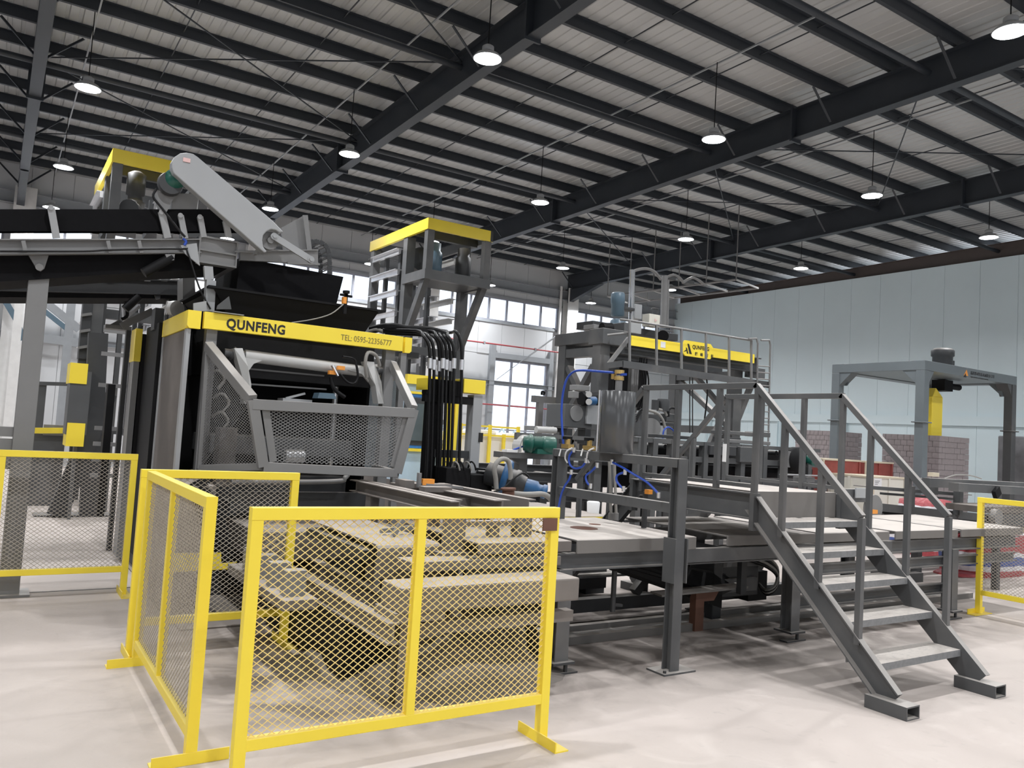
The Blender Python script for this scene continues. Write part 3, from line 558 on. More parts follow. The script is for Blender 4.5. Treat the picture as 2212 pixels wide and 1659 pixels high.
B().lathe([(.10, .0), (.11, .06), (.10, .10)], Y_(370, 395, 7.62), (0, 1, 0), 20).obj('motor_flange', 'steeldark', cv)
B().prism([Y_(335, 415, 7.7), Y_(383, 416, 7.7), Y_(370, 438, 7.7), Y_(360, 458, 7.7), Y_(346, 452, 7.7)], (0, .1, 0)).prism([Y_(375, 418, 7.75), Y_(430, 418, 7.75), Y_(425, 452, 7.75), Y_(370, 452, 7.75)], (0, .4, 0)).obj('motor_mount', 'steelmid', cv)
# skip-gate plates right of the drive
B().prism([Y_(608, 492, 7.95), Y_(655, 466, 7.95), Y_(669, 540, 7.95), Y_(613, 541, 7.95)], (0, .03, 0)).bar(Y_(659, 465, 7.9), Y_(668, 540, 7.9), .05, .02, (0, 1, 0)).obj('gate_plate', 'steelmid', cv)
B().prism([Y_(519, 545, 7.8), Y_(687, 541, 7.8), Y_(687, 570, 7.8), Y_(519, 562, 7.8)], (0, .06, 0)).bar(Y_(519, 543, 7.78), Y_(687, 540, 7.78), .02, .012).bar(Y_(620, 568, 7.78), Y_(690, 571, 7.78), .03, .02).obj('gate_beam', 'steelmid', cv)
B().bar(Y_(507, 543, 7.7), Y_(553, 545, 7.7), .012, .012).box(Y_(550, 545, 7.7).x, Y_(555, 545, 7.7).x, 7.68, 7.74, Y_(552, 550, 7.7).z, Y_(552, 541, 7.7).z).obj('tension_rod', 'steelmid', cv)
ch = thing('cable_chain', 'black drag chain of open links beside the hopper skirt', 'cable chain', (2.8, 8.4, 2.8))
pts = [(672, 522), (684, 522), (695, 525), (704, 532), (709, 543), (711, 555), (712, 567), (712, 579), (711, 591), (710, 603)]
for i, (px, py) in enumerate(pts):
    c = Y_(px, py, 8.2); n_ = Y_(*(pts[min(i+1, len(pts)-1)]), 8.2)-Y_(*(pts[max(i-1, 0)]), 8.2); n_.normalize(); up = V((0, 1, 0)).cross(n_)
    l = B()
    for yy in (0, .28): l.bar(c-n_*.028+V((0, yy, 0)), c+n_*.028+V((0, yy, 0)), .012, .045, up)
    for sg in (-1, 1): l.bar(c+up*.02*sg, c+up*.02*sg+V((0, .28, 0)), .018, .006, n_)
    l.obj('link', 'steeldark', ch)
B().box(2.75, 2.85, 8.2, 8.5, 2.76, Y_(710, 603, 8.2).z).obj('anchor_post', 'steeldark', ch)
# lower conveyor behind
YL = 9.4
c2 = thing('lower_belt_conveyor', 'lower dark belt conveyor running beneath the black-belted one', 'conveyor', (.6, 9.8, 0))
for dy in (0, .7): B().chan(Y_(-260, 604, YL)+V((0, dy, 0)), Y_(392, 622, YL)+V((0, dy, 0)), .06, .16, .01).obj('side_channel', 'steeldark', c2)
B().prism([Y_(-260, 622, YL+.05), Y_(395, 634, YL+.05), Y_(395, 645, YL+.05), Y_(-260, 640, YL+.05)], (0, .6, 0)).obj('belt', 'blackrub', c2)
B().prism([Y_(-260, 560, YL+.05), Y_(300, 600, YL+.05), Y_(300, 608, YL+.05), Y_(-260, 575, YL+.05)], (0, .6, 0)).obj('upper_belt', 'blackrub', c2)
for px in (165, 240, 318, 355): B().bar(Y_(px, 575, YL), Y_(px, 608, YL), .06, .05, (0, 1, 0)).obj('idler_bracket', 'steelmid', c2)
for px in (295, 340): B().prism([Y_(px-8, 632, YL), Y_(px+8, 632, YL), Y_(px+6, 645, YL), Y_(px-2, 646, YL)], (0, .05, 0)).obj('roller_bracket', 'steeldark', c2)
B().cyl(Y_(270, 668, YL), Y_(300, 640, YL), .045, 12).obj('snub_roller', 'blackmat', c2)
for X in (-1.2, 1.55): B().box(X, X+.1, YL+.1, YL+.25, 0, 2.9).obj('leg', 'steeldark', c2)
B().prism([Y_(395, 600, 9.0), Y_(420, 598, 9.0), Y_(425, 680, 9.0), Y_(395, 690, 9.0)], (0, .3, 0)).obj('transfer_chute', 'steelmid', c2)
# vertical gear frame between the conveyors and the machine (rear left)
fr = thing('pallet_rack', 'dark frame of uprights with narrow rungs left of the machine', 'frame', (1.2, 11, 0))
for px, wd in ((187, .10), (207, .14), (262, .05)):
    p = Y_(px, 700, 13.9); wd *= 1.3; B().box(p.x-wd/2, p.x+wd/2, 13.9, 14.05, 0 if px > 230 else Y_(px, 1000, 13.9).z, 4.0).obj('upright', 'steel' if px != 187 else 'steeldark', fr)
for k, z in enumerate((.75, .95, 1.15, 1.35, 1.9, 2.3, 2.6)):
    B().bar((Y_(225, 700, 11.4).x, 11.4, z), (Y_(285, 700, 11.4).x, 11.4, z), .04, .05).obj('rung', 'steelmid', fr)
for z in (2.2, 2.45, 2.7): B().bar((Y_(174, 700, 13.8).x, 13.8, z+.3), (Y_(196, 700, 13.8).x, 13.8, z+.34), .06, .04).obj('finger', 'steelmid', fr)
B().box(Y_(176, 700, 13.85).x, Y_(196, 700, 13.85).x, 13.86, 14.1, Y_(180, 775, 13.85).z, 3.6).obj('finger_rack', 'steeldark', fr); B().box(Y_(246, 700, 10.8).x, Y_(262, 700, 10.8).x, 10.8, 11.0, .3, 1.9).obj('guide_plate', 'blackmat', fr)
B().tube([Y_(270, 640, 9.8), Y_(275, 680, 9.8), Y_(262, 690, 9.8)], .02).obj('air_hose', 'hose', fr)
# gear motors on the frame top
gm = thing('gear_motor', 'small light grey gear motor above the side guard door', 'motor', (1.5, 8.6, 2.4))
B().cyl(Y_(360, 665, 8.6), Y_(392, 668, 8.6), .07, 18).cyl(Y_(375, 668, 8.55), Y_(383, 668, 8.5), .085, 18).obj('body', 'silver', gm)
B().box(1.44, 1.56, 8.55, 8.75, 2.46, 2.62).obj('mount', 'steelmid', gm)
b_ = B().box(Y_(336, 670, 8.7).x, Y_(355, 670, 8.7).x, 8.7, 8.9, Y_(340, 712, 8.7).z, Y_(340, 665, 8.7).z)
tag(recentre(b_.obj('junction_box', 'steeldark')), 'dark upright box hanging beside the small grey gear motor', 'junction box')
# braced cross-arm with chrome pieces (left of the machine top)
ar = thing('folding_manipulator', 'bright folded arm and bracket above the dark uprights', 'arm', (1.1, 10.2, 0))
B().prism([Y_(265, 648, 10.2), Y_(300, 658, 10.2), Y_(285, 690, 10.2), Y_(268, 692, 10.2)], (0, .15, 0)).obj('bracket', 'steellight', ar)
B().bar(Y_(262, 705, 10.1), Y_(330, 672, 10.1), .06, .08).obj('arm', 'steelmid', ar)
B().bar(Y_(276, 684, 10.05), Y_(302, 662, 10.05), .03, .03).obj('rod', 'bright', ar)
B().prism([Y_(230, 705, 10.2), Y_(258, 690, 10.2), Y_(270, 700, 10.2), Y_(262, 708, 10.2)], (0, .2, 0)).box(Y_(226, 706, 10.2).x, Y_(282, 706, 10.2).x, 10.1, 10.3, Y_(250, 712, 10.2).z, Y_(250, 704, 10.2).z).obj('plate', 'steelmid', ar)
B().box(Y_(272, 706, 10.2).x, Y_(282, 706, 10.2).x, 10.1, 10.2, 0, Y_(250, 712, 10.2).z).obj('post', 'steeldark', ar)
# ---------------------------------------------------------------- yellow-cornered side cabinets
sc_ = thing('lift_cabinet', 'grey upright cabinet with yellow top and bottom corners left of the machine', 'cabinet', (.75, 11, 0))
Yc = 12.9
def cab(px0, px1, py0, py1, m, n, off=0): 
    a = Y_(px0, py0, Yc-off); b = Y_(px1, py1, Yc-off); return B().box(a.x, b.x, Yc-off, Yc+.5+off, b.z, a.z).obj(n, m, sc_)
cab(154, 186, 800, 940, 'steel', 'body')
cab(153, 187, 783, 830, 'yellow', 'top_corner', .02); cab(146, 180, 913, 965, 'yellow', 'bottom_corner', .02)
a = Y_(165, 965, Yc); B().box(a.x-.02, a.x+.02, Yc+.1, Yc+.3, 0, a.z).obj('stand', 'steel', sc_)
bx_ = thing('tool_cart', 'low frame with grey panel and yellow rail beyond the conveyor leg', 'cart', (.6, 15.5, 0))
Yt = 15.0
for px in (82, 90): p = Y_(px, 900, Yt); B().box(p.x-.03, p.x+.03, Yt, Yt+.06, 0, Y_(px, 828, Yt).z).obj('post', 'steel', bx_)
B().bar(Y_(80, 828, Yt), Y_(145, 830, Yt), .06, .06).obj('top_rail', 'steel', bx_)
B().bar(Y_(75, 930, Yt-.3), Y_(138, 930, Yt-.3), .06, .09).obj('yellow_rail', 'yellow', bx_)
a = Y_(68, 935, Yt); b = Y_(136, 975, Yt); B().box(a.x, b.x, Yt-.2, Yt+.4, 0, a.z).obj('panel', 'steel', bx_)
B().box(a.x+.15, b.x, Yt-.25, Yt-.2, a.z-.02, a.z+.15).obj('side_plate', 'steelmid', bx_)
# splayed post feet
af = thing('braced_post', 'dark steel post with a splayed brace, on floor plates behind the left barrier', 'post', (1.1, 13.4, 0))
def X_lim(px, py, Yp): return Y_(px, py, Yp)
B().bar(Z_(192, 1112, .02), Y_(212, 720, 13.4), .26, .16, (0, 1, 0)).obj('upright', 'steeldark', af)
B().bar(Z_(122, 1114, .02), Y_(232, 850, 13.4), .26, .14, (0, 1, 0)).obj('brace', 'steeldark', af)
for px in (122, 192): p = Z_(px, 1113, 0); B().box(p.x-.3, p.x+.3, p.y-.2, p.y+.2, 0, .02).obj('foot_plate', 'steeldark', af)
# ---------------------------------------------------------------- lift towers
def tower(label, YT, cx, rx, back, mot):
    """yellow-topped lift tower: corner X, right X, back Y"""
    t = thing('lift_tower', label, 'tower', ((cx+rx)/2, YT+1, 0)); zt = 5.55; hb = .21
    tp = B().box(cx, rx, YT, YT+.06, zt-hb, zt).box(cx, cx+.06, YT, back, zt-hb, zt).obj('top_band', 'yellow', t); B().box(rx-.06, rx, YT, back, zt-hb, zt).box(cx, rx, back-.06, back, zt-hb, zt).obj('rear_band', 'steeldark', t)
    B().box(cx+.06, rx-.06, YT+.5, YT+.6, zt-.25, zt-.1).obj('top_beam', 'steeldark', t)
    for X in (cx+.02, rx-.16):
        B().box(X, X+.14, YT+.02, YT+.16, 4.5, zt-hb).obj('upper_post', 'steel', t)
        B().box(X, X+.16, back-.2, back-.04, 0, zt-hb).obj('rear_post', 'steel', t)
        m = YT+.9; B().box(X, X+.18, m, m+.18, 0 if mot or X > cx+.5 else 1.15, zt-hb).obj('main_post', 'steel', t)
        B().bar((X+.08, YT+.09, 4.52), (X+.08, YT+.95, 3.25), .12, .14, (0, 1, 0)).obj('brace', 'steel', t)
    B().box(cx, rx, YT, YT+.1, 4.40, 4.58).box(cx, cx+.1, YT, YT+1.0, 4.40, 4.58).box(rx-.1, rx, YT, YT+1.0, 4.40, 4.58).obj('platform_frame', 'steel', t)
    B().box(cx+.1, rx-.1, YT+.1, YT+1.0, 4.42, 4.46).obj('platform_floor', 'steeldark', t)
    B().box(cx+.1, rx-.1, YT+.92, YT+1.06, 3.05, 3.2).box(cx+.1, rx-.1, YT+.92, YT+1.06, 1.2, 1.3).obj('cross_beam', 'steel', t)
    k = 0; z = 1.3
    while z < 5.3:
        for X in (cx-.02, cx+.85, rx-.2):
            if X > rx-.1: continue
            B().box(X, X+.05, YT+1.2, back-.25, z-.03, z+.06).box(X-.05, X+.1, YT+1.2, back-.25, z+.06, z+.075).obj('support_finger', 'bright' if X < cx+1 else 'silver', t)
        z += .42
    for X in (cx+.1, cx+.75):
        for y in (YT+1.35, YT+2.05): B().box(X, X+.07, y, y+.1, .2 if mot else 1.15, 5.2).obj('finger_chain', 'steeldark', t)
    if mot:
        B().cyl((cx+.35, YT+.9, 4.95), (cx+.35, YT+1.15, 4.95), .24, 20).obj('chain_wheel', 'steeldark', t)
        for X in (cx+.4, cx+1.05): B().lathe([(.05, 0), (.16, .02), (.16, .5), (.12, .55), (.12, .7), (.05, .72)], (X, YT+.45, 4.5), n=14).obj('motor', 'bluegrey' if X < cx+.6 else 'steeldark', t)
    else:
        B().lathe([(.15, 0), (.16, .35), (.11, .37), (.11, .45), (.14, .46), (.14, .8), (.06, .85)], (cx+.42, YT+.5, 4.55), n=14).cyl((cx+.3, YT+.1, 4.7), (cx+.42, YT+.5, 4.75), .14, 14).obj('motor', 'steeldark', t)
    return t
bk = X_(800, 522, 6.58).y
tower('tall yellow-topped lift tower between the machine and the gantry', 13.4, 6.58, 8.02, min(bk, 16.6), True)
tower('tall yellow-topped lift tower half hidden by the belt conveyor', 13.4, 1.22, 2.66, 16.0, False)
# ---------------------------------------------------------------- hose stand and hoses
YH = 7.5
hs = thing('hose_stand', 'grey frame with yellow caps carrying the black hydraulic hoses', 'stand', (4.2, 7.65, 0))
B().box(4.37, 4.485, YH, YH+.14, 0, 1.99).obj('post', 'steellight', hs, .004)
B().box(3.86, 3.98, YH+.06, YH+.16, 0, 2.0).obj('black_post', 'blackmat', hs)
pa = Y_(1003, 818, YH-.03); pb = Y_(1048, 852, YH-.03)
B().box(pa.x, pb.x, YH-.03, YH+.2, pb.z, pa.z).obj('end_cap', 'yellow', hs, .004)
B().box(3.77, 3.80, YH-.05, YH+.2, 2.0, 2.12).obj('end_cap', 'yellow', hs)
B().box(3.79, pa.x, YH, YH+.1, 1.96, 2.12).box(3.79, 4.37, YH+.01, YH+.09, 1.88, 1.96).obj('top_beam', 'blackmat', hs)
B().box(3.95, 4.37, YH+.03, YH+.1, 1.30, 1.38).obj('lower_beam', 'steeldark', hs)
p = Y_(1040, 935, YH-.005); B().box(p.x-.03, p.x+.02, YH-.01, YH, p.z-.1, p.z).obj('black_label', 'black', hs)
xs_ = [929, 938, 950, 957, 965, 973, 981, 998]
for i, px in enumerate(xs_):
    top = 762+(i % 3)*3; e = 1010+(i*11) % 30; yy = 7.42+.03*(i % 3)
    t = thing('hydraulic_hose', 'black hydraulic hose with bright fittings, number order left to right varies', 'hose', (Y_(px, 900, yy).x, yy, 0), 'hoses arching from the machine top to the stand')
    t['label'] = ['leftmost hanging black hydraulic hose, nearest the operator cab window', 'second black hydraulic hose from the cab side of the stand', 'third black hydraulic hose, hanging before the thick black post', 'fourth black hydraulic hose, just past the thick black post', 'black hydraulic hose over the yellow post, left of its neighbours', 'black hydraulic hose over the yellow post, in the middle of the row', 'black hydraulic hose second from the yellow-capped grey post', 'outermost black hydraulic hose, nearest the yellow-capped grey post'][i]
    st_ = Y_(828+4*(i % 4), 712+(i % 3)*4, 8.1); mid = Y_(900+i*9, 714+(i % 3)*5, 7.75)
    B().tube([st_, mid, Y_(px-14, 726 if i < 7 else 716, yy+.05), Y_(px-3, 745 if i < 7 else 738, yy), Y_(px, top+15, yy)], .018, 8).obj('upper_hose', 'hose', t)
    B().cyl(Y_(px, top+12, yy), Y_(px-1, top+34, yy), .026, 10).obj('fitting', 'bright', t)
    B().tube([Y_(px-1, top+30, yy), Y_(px-1, top+60, yy), Y_(px-7, e, yy), (Y_(px-9, e+25, yy))], .017, 8).obj('lower_hose', 'hose', t)
hb_ = thing('hose_bundle', 'thick tied bundle of black hoses lying along the machine top', 'hose bundle', (3.7, 7.9, 2.4))
for k in range(4): B().tube([Y_(800, 718-k*3, 8.3), Y_(850, 708-k*2, 8.0), Y_(930, 710+k*4, 7.75), Y_(968, 722+k*2, 7.6)], .024, 8).obj('hose', 'hose', hb_)
B().box(3.3, 3.9, 7.95, 8.2, 2.36, 2.42).obj('hose_tray', 'steeldark', hb_)
B().tube([Y_(800, 716, 8.3), Y_(815, 712, 8.2), Y_(830, 716, 8.1)], .03).obj('cable_tie', 'greyhose', hb_)
# ---------------------------------------------------------------- operator cab
oc = thing('operator_cab', 'pale blue operator cab with yellow bands and a dark window', 'cab', (5.0, 11, 0))
Yo = 10.6; xa, xb = Y_(872, 900, Yo).x, Y_(936, 900, Yo).x+.1
zz = lambda py: Y_(900, py, Yo).z
B().box(xa, xb, Yo+.02, Yo+1.6, zz(1040), zz(822)).obj('body', 'paleblue', oc)
B().box(xa, xb+.02, Yo-.04, Yo+1.62, zz(830), zz(810)).obj('yellow_band', 'yellow', oc)
B().box(xa, xb+.02, Yo-.02, Yo+.02, zz(851), zz(846)).box(xa, xb+.02, Yo-.02, Yo+.02, zz(975), zz(969)).obj('yellow_band', 'yellow', oc)
B().box(xa, xb, Yo-.005, Yo+.02, zz(858), zz(852)).box(xa, xb, Yo-.005, Yo+.02, zz(968), zz(962)).box(xb-.06, xb-.03, Yo-.005, Yo+.02, zz(962), zz(858)).obj('sticker_strip', 'stickers', oc)
wf_ = B().box(xa, xb-.1, Yo-.01, Yo+.02, zz(962), zz(860)).obj('window_frame', 'steeldark', oc)
B().box(xa+.12, xb-.18, Yo-.02, Yo-.01, zz(952), zz(872)).obj('window_pane', 'darkglass', wf_)
B().box(xa, xb, Yo+.0, Yo+1.5, 0, zz(1040)).obj('plinth', 'dusty', oc)
yp = thing('yellow_post', 'tall thin yellow post behind the black hoses', 'post', (Y_(975, 900, 10.2).x, 10.2, 0))
p = Y_(975, 860, 10.2); B().box(p.x-.05, p.x+.05, 10.2, 10.28, 0, Y_(975, 860, 10.2).z).obj('shaft', 'yellow', yp); B().box(p.x+.08, p.x+.13, 10.2, 10.28, 0, p.z).obj('second_shaft', 'yellow', yp); B().box(p.x-.06, p.x+.14, 10.19, 10.3, 0, .03).obj('base', 'yellow', yp)
# ---------------------------------------------------------------- brick feeder behind the front barrier
fd = thing('brick_feeder', 'dusty brown-grey brick feeder frame behind the yellow mesh barrier', 'feeder', (2.7, 5.0, 0))
for X, ya, yb in ((2.75, 4.88, 6.75), (2.84, 5.0, 6.75), (3.16, 4.97, 6.6), (3.25, 5.0, 6.6), (3.52, 5.06, 6.55)):
    B().chan((X, ya, 1.055), (X, yb, 1.055), .07, .10, .008, flip=1 if X not in (2.75, 3.16) else -1).obj('guide_rail', 'dusty', fd)
B().cyl((3.19, 5.55, 1.02), (3.28, 5.55, 1.02), .03, 14).bar((2.80, 5.42, 1.05), (3.22, 5.42, 1.05), .012, .05).obj('rail_clip', 'dusty', fd)
B().box(2.9, 3.45, 6.2, 6.3, 1.08, 1.12).box(2.9, 2.98, 6.0, 6.2, 1.1, 1.16).obj('cross_plate', 'dusty', fd); B().box(2.95, 3.2, 5.75, 5.85, 1.09, 1.13).obj('cross_plate', 'dusty', fd)
p = Y_(925, 1040, 6.1)
B().box(p.x-.06, p.x+.05, 6.08, 6.14, p.z-.03, p.z+.02).obj('sensor', 'orange', fd)
B().box(p.x-.10, p.x-.075, 6.08, 6.12, p.z-.05, p.z+.07).bar(Y_(910, 1046, 6.1), Y_(1000, 1054, 6.0), .02, .02).obj('sensor_arm', 'steelmid', fd)
for X in (2.77, 3.2):
    for y in (6.3, 5.2): B().box(X-.04, X+.04, y, y+.1, .1, 1.0).obj('rail_post', 'dusty', fd)
B().box(1.92, 2.34, 4.7, 6.8, .05, .385).obj('carriage', 'blackmat', fd)  # plain black box added for the dark mass between the track rails
# tray
tr = B(); tr.box(2.10, 2.55, 4.72, 5.95, .84, .852)
pr_ = [(4.72, .852), (4.695, .845), (4.68, .83), (4.675, .80), (4.675, .64), (4.685, .64), (4.685, .80), (4.692, .828), (4.70, .836), (4.72, .84)]
tr.prism([(2.10, y, z) for y, z in pr_], (.45, 0, 0)); tr.obj('tray', 'dusty', fd)
B().box(2.06, 2.6, 4.8, 5.9, .74, .80).obj('tray_carrier', 'steeldark', fd)
for X, ya, yb in ((1.97, 4.1, 6.3), (2.25, 4.64, 6.9)):
    B().ibeam((X, ya, .45), (X, yb, .45), .07, .12, .012).obj('track_rail', 'dusty', fd)
for xa, xb in ((2.55, 2.68), (3.09, 3.21)):
    B().box(xa, xb, 4.6, 4.68, .795, 1.02).box(xa-.06, xb+.06, 4.56, 4.70, .785, .805).obj('upright', 'dusty', fd)
B().box(2.66, 3.11, 4.62, 4.68, .965, 1.0).box(2.9, 2.97, 4.64, 4.70, .80, .97).obj('cross_bar', 'dusty', fd)
B().box(2.20, 3.33, 4.40, 4.60, .725, .786).obj('front_channel', 'dusty', fd, .006)
B().box(2.0, 3.262, 4.10, 4.37, .555, .70).obj('box_beam', 'dusty', fd, .012)
B().box(1.98, 2.30, 4.12, 4.40, .50, .555).obj('beam_seat', 'dusty', fd)
B().ibeam((2.12, 4.25, 0), (2.12, 4.25, .56), .12, .1, .01, up=(0, 1, 0)).obj('leg', 'dusty', fd)
B().ibeam((2.05, 6.6, 0), (2.05, 6.6, .4), .12, .1, .01, up=(0, 1, 0)).obj('leg', 'dusty', fd)
B().box(2.15, 3.3, 4.2, 4.28, .40, .47).obj('lower_beam', 'dusty', fd)
B().bar((3.2, 4.6, .5), (3.3, 4.6, .05), .06, .06, (0, 1, 0)).bar((2.6, 5.2, .45), (3.3, 4.7, .3), .06, .06).obj('brace', 'steeldark', fd)
B().box(2.70, 2.82, 4.9, 5.0, .1, .75).box(2.3, 2.5, 4.9, 5.05, .2, .74).obj('inner_post', 'steeldark', fd)
for k in range(4): B().box(1.62, 1.75, 4.95+.3*k, 5.05+.3*k, .5, .66).obj('clamp', 'steelmid', fd)
B().box(1.58, 1.8, 4.85, 6.2, .44, .5).obj('clamp_bar', 'dusty', fd)
B().bar((2.35, 5.0, .86), (2.45, 5.0, 1.02), .03, .03).bar((2.3, 5.1, .88), (2.55, 5.1, .90), .03, .03).obj('latch', 'steelmid', fd)
# spilled concrete under it
sp = B(); rows = 14; cols = 26; vs = []; fs = []
for i in range(rows+1):
    for j in range(cols):
        t = 2*math.pi*j/cols; r = i/rows; rr = .95*r*(1+.12*math.sin(3*t)+.08*math.sin(7*t+1)); h = .40*(1-r)**1.1*(1+.15*math.sin(5*t+r*9)) + random.uniform(-.008, .008)*(1-r)
        vs.append((2.72+rr*math.cos(t)*1.05, 4.9+rr*math.sin(t)*.8, max(.001, h)))
for i in range(rows):
    for j in range(cols): fs.append((i*cols+j, (i+1)*cols+j, (i+1)*cols+(j+1) % cols, i*cols+(j+1) % cols))
sp.add(vs, fs, True).add(vs[-cols:], [tuple(range(cols))])
o = sp.obj('spilled_concrete', 'spill'); tag(o, 'dark heap of spilled concrete under the brick feeder', 'rubble'); o['kind'] = 'stuff'
# ---------------------------------------------------------------- long front transfer table
ct = thing('transfer_table', 'long dusty steel transfer table passing under the stairs', 'table', (6.3, 5.1, 0))
EX = 9.7
def hexring(cx_, cy_, r, z, m=14): return [(cx_+r*math.cos(2*math.pi*i/m), cy_+r*math.sin(2*math.pi*i/m), z) for i in range(m)]
for xa, xb, m_ in ((3.45, 4.60, 'plate'), (4.95, 6.05, 'plate'), (6.12, 7.15, 'plate'), (7.25, 8.35, 'plate'), (8.42, 9.7, 'plate')):
    B().box(xa, xb, 4.40, 5.62, .882, .895).box(xa, xb, 4.385, 4.40, .80 if xa < 4 else .815, .893).obj('deck_plate', m_, ct, .004)
B().box(2.66, 3.40, 4.385, 4.40, .82, .89).box(2.66, 3.40, 4.40, 5.62, .878, .89).obj('end_plate', 'dusty', ct, .004)
hl = B().prism(hexring(3.95, 4.95, .11, .896), (0, 0, .002)).prism(hexring(4.22, 5.15, .05, .896), (0, 0, .002)).obj('drain_hole', 'rust', ct)
B().box(4.60, 4.95, 4.45, 5.6, .78, .80).obj('gap_tray', 'blackmat', ct)
for y in (4.44, 5.56):
    B().chan((2.62, y, .74), (EX, y, .74), .06, .12, .01, flip=1 if y < 5 else -1).obj('side_beam', 'steel', ct)
B().box(4.4, 7.2, 4.39, 4.398, .70, .80).obj('skirt', 'steel', ct)
for X, y in ((3.35, 4.42), (5.79, 4.42), (8.28, 4.42), (3.35, 5.60), (5.9, 5.62), (8.35, 5.62)):
    B().ibeam((X, y, .09), (X, y, .70), .11, .11, .012, up=(0, 1, 0)).obj('leg', 'steel' if y < 5 else 'steeldark', ct)
    B().box(X-.09, X+.09, y-.09, y+.09, .075, .09).cyl((X+.05, y-.04, 0), (X+.05, y-.04, .13), .014, 8).box(X-.10, X+.14, y-.06, y+.02, 0, .012).obj('levelling_foot', 'steeldark', ct)
B().box(3.4, 9.7, 5.50, 5.60, .09, .20).obj('lower_rail', 'steeldark', ct)
for X in (3.7, 5.5, 7.0): B().bar((X, 5.55, .66), (X-.45, 5.55, .22), .08, .08, (0, 1, 0)).obj('brace', 'steeldark', ct)
B().box(3.4, 9.7, 4.42, 4.47, .52, .60).box(5.84, 9.7, 4.42, 4.47, .26, .33).obj('mid_rail', 'steeldark', ct) if False else None
B().chan((5.85, 4.46, .57), (EX, 4.46, .57), .05, .10, .01).obj('mid_rail', 'steel', ct)
B().chan((5.85, 4.46, .30), (8.3, 4.46, .30), .05, .10, .01).obj('mid_rail', 'steeldark', ct)
B().prism([Z_(1295, 1209, .68), Z_(1347, 1203, .68), Z_(1625, 1255, .30), Z_(1560, 1285, .26)], (0, 0, .02)).prism([Z_(1295, 1209, .68), Z_(1560, 1285, .26), Z_(1560, 1285, .26)+V((0, 0, -.12)), Z_(1320, 1232, .55)], (0, .02, 0)).obj('waste_chute', 'blackmat', ct)
B().box(5.55, 5.62, 4.75, 4.8, .33, .70).obj('chute_hanger', 'steeldark', ct)
for px, py in ((1325, 1245), (1515, 1300)):
    q = Z_(px, py+22, .0) if px > 1400 else None
B().cyl((4.0, 4.62, .32), (4.0, 4.62, .62), .02, 8).bar((4.0, 4.62, .37), (4.12, 4.66, .35), .02, .02).obj('chute_tap', 'steeldark', ct)
# plank on a bracket
pk = thing('loose_plank', 'narrow dusty plank lying across the waste chute below the table', 'plank', (5.25, 4.95, .36))
B().prism([Z_(1405, 1281, .36), Z_(1430, 1290, .36), Z_(1616, 1271, .36), Z_(1590, 1262, .36)], (0, 0, .015)).obj('board', 'plate', pk)
B().prism([(5.2, 4.93, .355), (5.5, 4.93, .355), (5.42, 4.93, .25), (5.3, 4.93, .25)], (0, .08, 0)).box(5.2, 5.3, 4.93, 5.0, .0, .36).obj('bracket', 'rust', pk)
# hydraulic valve block under the table
vb = thing('valve_unit', 'dark hydraulic valve block with bent hoses under the transfer table', 'valve block', (6.2, 5.25, 0))
a = Y_(1535, 1188, 5.2); b = Y_(1637, 1285, 5.2)
B().box(a.x, b.x, 5.2, 5.45, b.z, a.z).box(a.x, a.x+.12, 5.15, 5.3, 0, a.z).obj('body', 'steeldark', vb, .01)
B().box(a.x+.12, b.x-.06, 5.15, 5.2, a.z-.16, a.z-.02).box(a.x+.12, b.x-.06, 5.16, 5.2, b.z+.05, b.z+.18).obj('valve', 'steel', vb, .006)
B().box(b.x-.02, b.x+.25, 5.3, 5.5, b.z-.08, b.z+.2).obj('side_tank', 'blackmat', vb)
for k in range(4):
    B().tube([Y_(1607, 1192+5*k, 5.15), Y_(1650, 1200+7*k, 5.1), Y_(1678, 1225+6*k, 5.1), Y_(1676, 1262+3*k, 5.1), Y_(1655, 1275+3*k, 5.15), Y_(1640, 1262, 5.3)], .016).obj('hose', 'hose' if k % 2 else 'greyhose', vb)
B().tube([Y_(1500, 1285, 5.1), Y_(1505, 1296, 5.0), Y_(1518, 1296, 5.0), Y_(1528, 1285, 5.1)], .016).obj('hose', 'hose', vb)
# floor tracks
tk = thing('floor_track', 'pair of flat steel rails on the floor below the transfer table', 'rail', (6.3, 5.15, 0))
B().box(3.0, 9.8, 4.955, 5.02, 0, .06).obj('rail', 'plate', tk); B().box(3.0, 9.8, 5.24, 5.30, 0, .06).obj('rail', 'plate', tk); B().box(3.0, 9.8, 5.01, 5.25, 0, .02).obj('bed', 'steel', tk)
# ---------------------------------------------------------------- oil tank stand
XT = 4.14
ts = thing('tank_stand', 'grey open frame stand of steel sections carrying the oil tank', 'stand', (XT, 4.8, 0))
B().ibeam((XT, 4.14, .012), (XT, 4.14, 1.49), .085, .085, .012, up=(0, 1, 0)).obj('front_post', 'steel', ts)
B().box(XT-.13, XT+.17, 4.06, 4.24, 0, .012).obj('base_plate', 'steel', ts)
for x, y in ((XT-.1, 4.09), (XT+.13, 4.2)): B().cyl((x, y, .012), (x, y, .03), .012, 6).obj('anchor_bolt', 'steeldark', ts)
yr = X_(1210, 990, XT).y
B().ibeam((XT, yr, .0), (XT, yr, 1.48), .10, .09, .012, up=(0, 1, 0)).obj('rear_post', 'steel', ts)
B().box(XT-.045, XT+.045, 4.12, yr+.05, 1.425, 1.49).obj('top_rail', 'steel', ts, .003)
B().box(XT-.03, XT+.03, 4.17, yr, 1.10, 1.17).obj('lower_rail', 'steel', ts, .003)
B().box(XT-.062, XT-.052, 4.08, 4.20, .62, .93).obj('splice_plate', 'steel', ts); B().box(XT+.052, XT+.062, 4.08, 4.20, .62, .93).obj('splice_plate', 'steel', ts)
